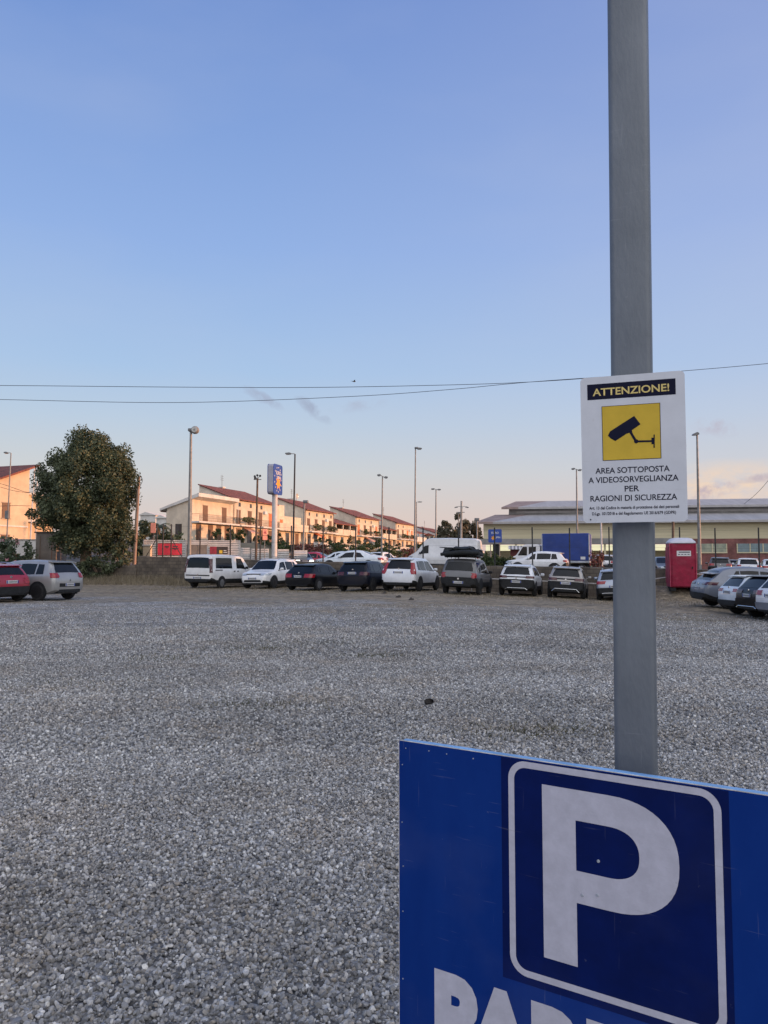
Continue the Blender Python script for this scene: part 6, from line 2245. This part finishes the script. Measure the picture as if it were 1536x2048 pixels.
# ------------------------------------------------------------------ overhead cables and the bird
def cable(label, pts, r_, D_, m=None):
    o = thing('overhead_cable', label, 'cable', (0, 0, 0), 0, 'cables across the sky')
    cu = [Vector(p) for p in pts]
    # smooth the measured points by a Catmull-Rom spline
    out = []
    for i in range(len(cu) - 1):
        p0, p1, p2, p3 = cu[max(i - 1, 0)], cu[i], cu[i + 1], cu[min(i + 2, len(cu) - 1)]
        for k in range(8):
            t_ = k / 8
            out.append(.5 * ((2 * p1) + (p2 - p0) * t_ + (2 * p0 - 5 * p1 + 4 * p2 - p3) * t_ ** 2 + (3 * p1 - p0 - 3 * p2 + p3) * t_ ** 3))
    out.append(cu[-1])
    mb = MB(); mb.tube(out, r_, 6); mb.build('wire', m or M['cable'], o, smooth=60)
    return o


D1, D2 = 26.0, 27.0
ca = [P(px, py, D1) for px, py in ((-420, 770), (0, 771), (330, 774), (600, 775), (850, 771), (1060, 764), (1300, 747), (1536, 727), (1900, 690))]
cb = [P(px, py, D2) for px, py in ((-420, 790), (0, 799), (360, 805), (700, 793), (900, 779), (1060, 764), (1300, 747), (1536, 727), (1900, 690))]
cable('upper of two black cables crossing the sky', ca, .0095, D1)
cable('lower sagging black cable crossing the sky', cb, .0095, D2)
cable('thin cable dropping to the warehouse roof at the photo edge', [P(1488, 1008, 88), P(1512, 988, 80), P(1540, 957, 72), P(1620, 860, 60)], .02, 0)
for k, (yy_, zz_) in enumerate(((960, 62), (966, 62), (983, 61), (990, 61), (1012, 62))):
    pass
for (a, b_, lb) in (((( -60, 955), (0, 967), (48, 983), (64, 984), (75, 983))), 'sagging', 'upper dark cable sagging before the ochre house'), (((-60, 958), (0, 974), (30, 982), (60, 986)), 'x', 'lower dark cable sagging before the ochre house'), (((-60, 1010), (0, 1012), (30, 1011), (62, 1012)), 'x', 'level dark cable before the ochre house'):
    cable(lb, [P(px, py, 67) for px, py in a], .022, 67, M['brown_pole'])
for sg in (-1, 1):
    xp = X(-420, D1) if sg < 0 else X(1900, D1)
    zt_ = (ca[0].z if sg < 0 else ca[-1].z) + .3
    up_ = thing('cable_pole', 'cable pole outside the photo, ' + ('on the tree side' if sg < 0 else 'on the cabin side'), 'utility pole', (xp, 26.5, ground(xp, 26.5)), 0, 'cable poles')
    hp_ = zt_ - up_.location.z
    mb = MB(); mb.tube([(0, 0, -.4), (0, 0, hp_)], [.16, .11], 10); mb.build('pole', M['wood_pole'], up_)
    mb = MB(); mb.tube([(0, -.7, hp_ - .3), (0, .8, hp_ - .3)], .05, 6); mb.build('crossarm', M['wood_pole'], up_)

bp_ = P(708, 763, 40)
bird = thing('bird', 'small dark bird flying above the cables', 'bird', bp_, R(25))
mb = MB()
prof = [(-.10, .0, .012), (-.06, 0, .018), (0, 0, .032), (.05, 0, .026), (.08, .008, .02), (.10, .004, .004)]
body_pts = [(a, 0, b_) for a, b_, c_ in prof]
mb.tube(body_pts, [c_ for a, b_, c_ in prof], 8)
for sg in (1, -1):
    rows = []
    for i in range(5):
        u_ = i / 4
        yy_ = sg * (.015 + .17 * u_); zz_ = .02 + .09 * u_ - .06 * u_ * u_
        ch_ = .055 * (1 - .75 * u_)
        xx_ = .03 - .05 * u_
        rows.append([(xx_ - ch_, yy_, zz_), (xx_, yy_, zz_ + .006), (xx_ + ch_ * .6, yy_, zz_)])
    mb.grid(rows)
mb.add([(-.09, -.008, .0), (-.09, .008, .0), (-.17, .03, .005), (-.17, -.03, .005)], [(0, 1, 2, 3)])
mb.build('body', M['cable'], bird)

# ------------------------------------------------------------------ galvanised post
pa = [P(1220, 0, 1.60), P(1299, 0, 1.60)]
sp_ang = R(-6)
pl0, pl1 = P(1234.5, 1540, 1.60), P(1321, 1540, 1.60)
ptop = (pa[0] + pa[1]) / 2; pbot = (pl0 + pl1) / 2
dirp = (ptop - pbot); lean = math.atan2(dirp.x, dirp.z)
bz = 0.0
bx = pbot.x + (bz - pbot.z) * dirp.x / dirp.z
wpost = .083
post = thing('signpost', 'square galvanised steel post carrying the camera warning sign', 'post', (bx + .008, 1.60 + wpost / 2, -.02), 0)
post.rotation_euler = (0, lean, R(-21.0))
mb = MB()
rc = .011
pts = []
for cx_, cy_, a0 in ((wpost / 2 - rc, -wpost / 2 + rc, -90), (wpost / 2 - rc, wpost / 2 - rc, 0), (-wpost / 2 + rc, wpost / 2 - rc, 90), (-wpost / 2 + rc, -wpost / 2 + rc, 180)):
    for k in range(6):
        a = R(a0 + 18 * k)
        pts.append((cx_ + rc * math.cos(a), cy_ + rc * math.sin(a)))
mb.prism(pts, 'z', -.4, 4.6)
mb.build('tube', M['galv'], post, smooth=30)
mb = MB(); mb.rbox(-wpost / 2 - .004, wpost / 2 + .004, -wpost / 2 - .004, wpost / 2 + .004, 4.602, 4.63, .004); mb.build('cap', M['plastic'], post)

# ------------------------------------------------------------------ camera warning sign
SL, SR = P(1166.5, 1046, 1.585), P(1376, 1043, 1.517)
SW = math.hypot(SR.x - SL.x, SR.y - SL.y)
s_ang = math.atan2(SR.y - SL.y, SR.x - SL.x)
SZ0 = SL.z
SZ1 = P(1166.5, 760, 1.585).z
SH = SZ1 - SZ0
sg_ = thing('warning_sign', 'white video surveillance warning sign fixed to the galvanised post', 'sign', (SL.x, SL.y, SZ0), s_ang)
sg_.rotation_euler = (R(3.3), 0, s_ang)
mb = MB(); mb.prism(rounded(0, SW, 0, SH, .0095), 'y', 0, .003); plate = mb.build('plate', [M['sign_white']], sg_)
mb = MB(); mb.box(SW * .42, SW * .66, .0035, .028, SH * .2, SH * .24); mb.box(SW * .42, SW * .66, .0035, .028, SH * .76, SH * .80); mb.build('bracket', M['galv'], sg_)
U = lambda u: u * SW
V = lambda v: SH * (1 - v)


def zq(x, y):
    """from the enlarged view of the sign to the sign's own plane"""
    yt = 240 - 105 * (x - 155) / 1235
    return U((x - 155) / 1235.0), V((y - yt) / (1917.0 - yt))


def flat(mb, pts, y):
    n = len(pts)
    mb.add([(p[0], y, p[1]) for p in pts], [tuple(range(n))])


mb = MB(); flat(mb, [(U(.069), V(.155)), (U(.915), V(.155)), (U(.915), V(.0487)), (U(.069), V(.0487))], -.0004)
band = mb.build('title_band', M['sign_navy'], sg_, fix=False)
text_mesh('lettering', 'ATTENZIONE!', M['sign_yellow_text'], U(.122), U(.856), V(.1035), SH * .051, -.0008, band, .018)
mb = MB(); flat(mb, [(U(.206), V(.577)), (U(.768), V(.577)), (U(.768), V(.204)), (U(.206), V(.204))], -.0004)
pic = mb.build('pictogram', M['sign_navy'], sg_, fix=False)
mb = MB(); flat(mb, [(U(.212), V(.5735)), (U(.762), V(.5735)), (U(.762), V(.2075)), (U(.212), V(.2075))], -.0008)
mb.build('yellow_field', M['sign_yellow'], pic, fix=False)
mb = MB()
yi = -.0012
bodyp = [zq(*p) for p in ((505, 856), (797, 674), (870, 772), (757, 848), (568, 968), (543, 934), (512, 938), (480, 905), (506, 882))]
bm_ = bmesh.new(); vs_ = [bm_.verts.new((p[0], yi, p[1])) for p in bodyp]; bm_.faces.new(vs_); bmesh.ops.triangulate(bm_, faces=bm_.faces)
bm_.verts.ensure_lookup_table()
mb.add([tuple(v.co) for v in bm_.verts], [tuple(v.index for v in f.verts) for f in bm_.faces]); bm_.free()


def bar(mb, a, b_, wd, y):
    a, b_ = Vector(a), Vector(b_); d = (b_ - a).normalized(); n = Vector((-d.y, d.x)) * wd / 2
    flat(mb, [a - n, b_ - n, b_ + n, a + n], y)


bar(mb, zq(705, 868), zq(768, 850), .0045, yi - .00005)
bar(mb, zq(742, 850), zq(812, 972), .0048, yi - .0001)
cc_ = zq(815, 972)
flat(mb, [(cc_[0] + .0042 * math.cos(k * .45), cc_[1] + .0042 * math.sin(k * .45)) for k in range(14)], yi - .00015)
bar(mb, zq(815, 973), zq(1003, 970), .0038, yi - .0002)
bar(mb, zq(1008, 930), zq(1006, 1006), .0045, yi - .00025)
bar(mb, zq(1026, 893), zq(1022, 1048), .0022, yi - .0003)
mb.build('camera_symbol', M['sign_navy'], pic, fix=False)
for s__, u0, u1, v_, h_ in (('AREA SOTTOPOSTA', .132, .843, .6435, .0400), ('A VIDEOSORVEGLIANZA', .061, .923, .7065, .0405), ('PER', .413, .552, .7705, .0400), ('RAGIONI DI SICUREZZA', .077, .906, .8330, .0405)):
    text_mesh('lettering', s__, M['sign_navy'], U(u0), U(u1), V(v_), SH * h_, -.0004, plate, .012)
text_mesh('small_print', 'Art. 13 del Codice in materia di protezione dei dati personali', M['sign_navy'], U(.064), U(.922), V(.8985), SH * .0205, -.0004, plate, .02)
text_mesh('small_print', 'D.Lgs. 101/2018 e del Regolamento UE 2016/679 (GDPR)', M['sign_navy'], U(.09), U(.892), V(.9375), SH * .0205, -.0004, plate, .02)
mb = MB()
for u_, v_ in ((.075, .978),):
    mb.lathe([(.0016, 0), (.0012, -.0012)], 8, 'y', U(u_), -.0001, V(v_))
mb.build('rivet', M['sign_navy'], plate)

# ------------------------------------------------------------------ blue parking board
A0 = Vector((X(798, 1.70), 1.70)); dirU = Vector((.836, -.549)).normalized()
b_ang = math.atan2(dirU.y, dirU.x)
BZ1 = P(800, 1481, 1.70).z


def bUV(px, py):
    """where the line of sight of a photo pixel meets the board: distance along it, height"""
    d = direction(px, py)
    n = Vector((-dirU.y, dirU.x))
    k = (A0.dot(n)) / (d.x * n.x + d.y * n.y)
    hit = Vector((d.x * k, d.y * k))
    return (hit - A0).dot(dirU), EYE + d.z * k


BW, BH = .95, .80
bd = thing('parking_board', 'blue parking board with a large white letter P in front of the post', 'sign', (A0.x, A0.y, 0), b_ang)
mb = MB(); mb.box(0, BW, 0, .004, BZ1 - BH, BZ1); mb.mi = 1
mb.box(-.0008, BW + .0008, .0003, .0043, BZ1 + .0002, BZ1 + .0012); mb.box(-.0014, -.0003, .0, .004, BZ1 - BH, BZ1)
panel = mb.build('panel', [M['panel_blue'], M['edge_white']], bd)
mb = MB()
mb.rbox(.006, BW - .004, .0046, .019, BZ1 - .03, BZ1 + .0022, .002)
mb.rbox(.006, .03, .0046, .030, BZ1 - BH, BZ1 - .0305, .002); mb.rbox(BW - .03, BW - .006, .0046, .030, BZ1 - BH, BZ1 - .0305, .002)
mb.build('back_frame', M['edge_blue'], bd)
u0, z1 = bUV(1017, 1525)
ul, _ = bUV(1017, 1560); ur, _ = bUV(1443, 1620)
_, zt_l = bUV(1060, 1521); _, zt_r = bUV(1380, 1577)
ztop = (zt_l + zt_r) / 2
_, zbot = bUV(1090, 1965)
nl, _ = bUV(1003, 1600); nr, _ = bUV(1459, 1650)
_, nb_ = bUV(1030, 1965)
mb = MB(); flat(mb, [(nl, zbot - .014), (nr, zbot - .014), (nr, BZ1 - .0015), (nl, BZ1 - .0015)], -.0005)
navy = mb.build('navy_field', M['panel_navy'], bd, fix=False)


def ring_mesh(mb, outer, inner, y):
    n = len(outer)
    vs = [(p[0], y, p[1]) for p in outer] + [(p[0], y, p[1]) for p in inner]
    mb.add(vs, [(i, (i + 1) % n, n + (i + 1) % n, n + i) for i in range(n)])


lw_ = .0125
mb = MB(); ring_mesh(mb, rounded(ul, ur, zbot, ztop, .036, 10), rounded(ul + lw_, ur - lw_, zbot + lw_, ztop - lw_, .024, 10), -.0010)
mb.build('white_border', M['panel_white'], navy, fix=False)
# the letter P: stem and bowl
pu0, pz1 = bUV(1084, 1568); pu1, _ = bUV(1153, 1750); _, pz0 = bUV(1153, 1933)
bo, _ = bUV(1358, 1690); _, bz0 = bUV(1180, 1812); bi, _ = bUV(1279, 1712); _, iz1 = bUV(1154, 1641); _, iz0 = bUV(1154, 1741)
uc, _ = bUV(1235, 1660)


def dshape(u0_, uc_, u1_, z0_, z1_, n=24, p_=2.35):
    zc_ = (z0_ + z1_) / 2; hh_ = (z1_ - z0_) / 2
    pts = []
    for k in range(n + 1):
        a = math.pi / 2 - math.pi * k / n
        ca, sa = math.cos(a), math.sin(a)
        pts.append((uc_ + (u1_ - uc_) * math.copysign(abs(ca) ** (2 / p_), ca), zc_ + hh_ * math.copysign(abs(sa) ** (2 / p_), sa)))
    return pts


mb = MB()
flat(mb, [(pu0, pz0), (pu1, pz0), (pu1, pz1), (pu0, pz1)], -.0010)
ic = bUV(1215, 1650)[0]
oc_ = bUV(1215, 1590)[0]
out_ = dshape(pu1, oc_, bo, bz0, pz1); in_ = dshape(pu1, ic, bi, iz0, iz1)
o_full = [(pu1, pz1)] + out_ + [(pu1, bz0)]
i_full = [(pu1, iz1)] + in_ + [(pu1, iz0)]
n = len(o_full)
mb.add([(p[0], -.0010, p[1]) for p in o_full] + [(p[0], -.0010, p[1]) for p in i_full], [(i, i + 1, n + i + 1, n + i) for i in range(n - 1)])
mb.build('letter', M['panel_white'], navy, fix=False)
tu0, tz1 = bUV(869, 1938)
th_ = .152
text_mesh('lettering', 'PARKING', M['panel_white'], tu0, tu0 + .755, tz1 - th_ / 2, th_, -.0006, panel, .06)
mb = MB()
r_ = random.Random(3)
for k in range(7):
    mb.lathe([(.0015, 0), (.0011, -.0010)], 8, 'y', .012 + .05 * k + .02 * r_.random() + (.1 if k > 3 else 0), -.0002, BZ1 - .012 - .004 * r_.random())
    if k < 6:
        mb.lathe([(.0015, 0), (.0011, -.0010)], 8, 'y', .007 + .003 * r_.random(), -.0002, BZ1 - .02 - .11 * k - .05 * r_.random())
mb.build('rivet', M['alu'], panel)
mb = MB()
for u_, z_ in (bUV(1197, 1722), bUV(1195, 1790), bUV(1165, 1790)):
    mb.lathe([(.0032, 0), (.0025, -.0012)], 8, 'y', u_, -.0012, z_)
mb.build('screw', M['alu'], navy)
for uu in (.14, BW - .14):
    mb = MB(); mb.rbox(uu - .02, uu + .02, .0305, .0705, -.3, BZ1 - .04, .004); mb.build('leg', M['galv'], bd)
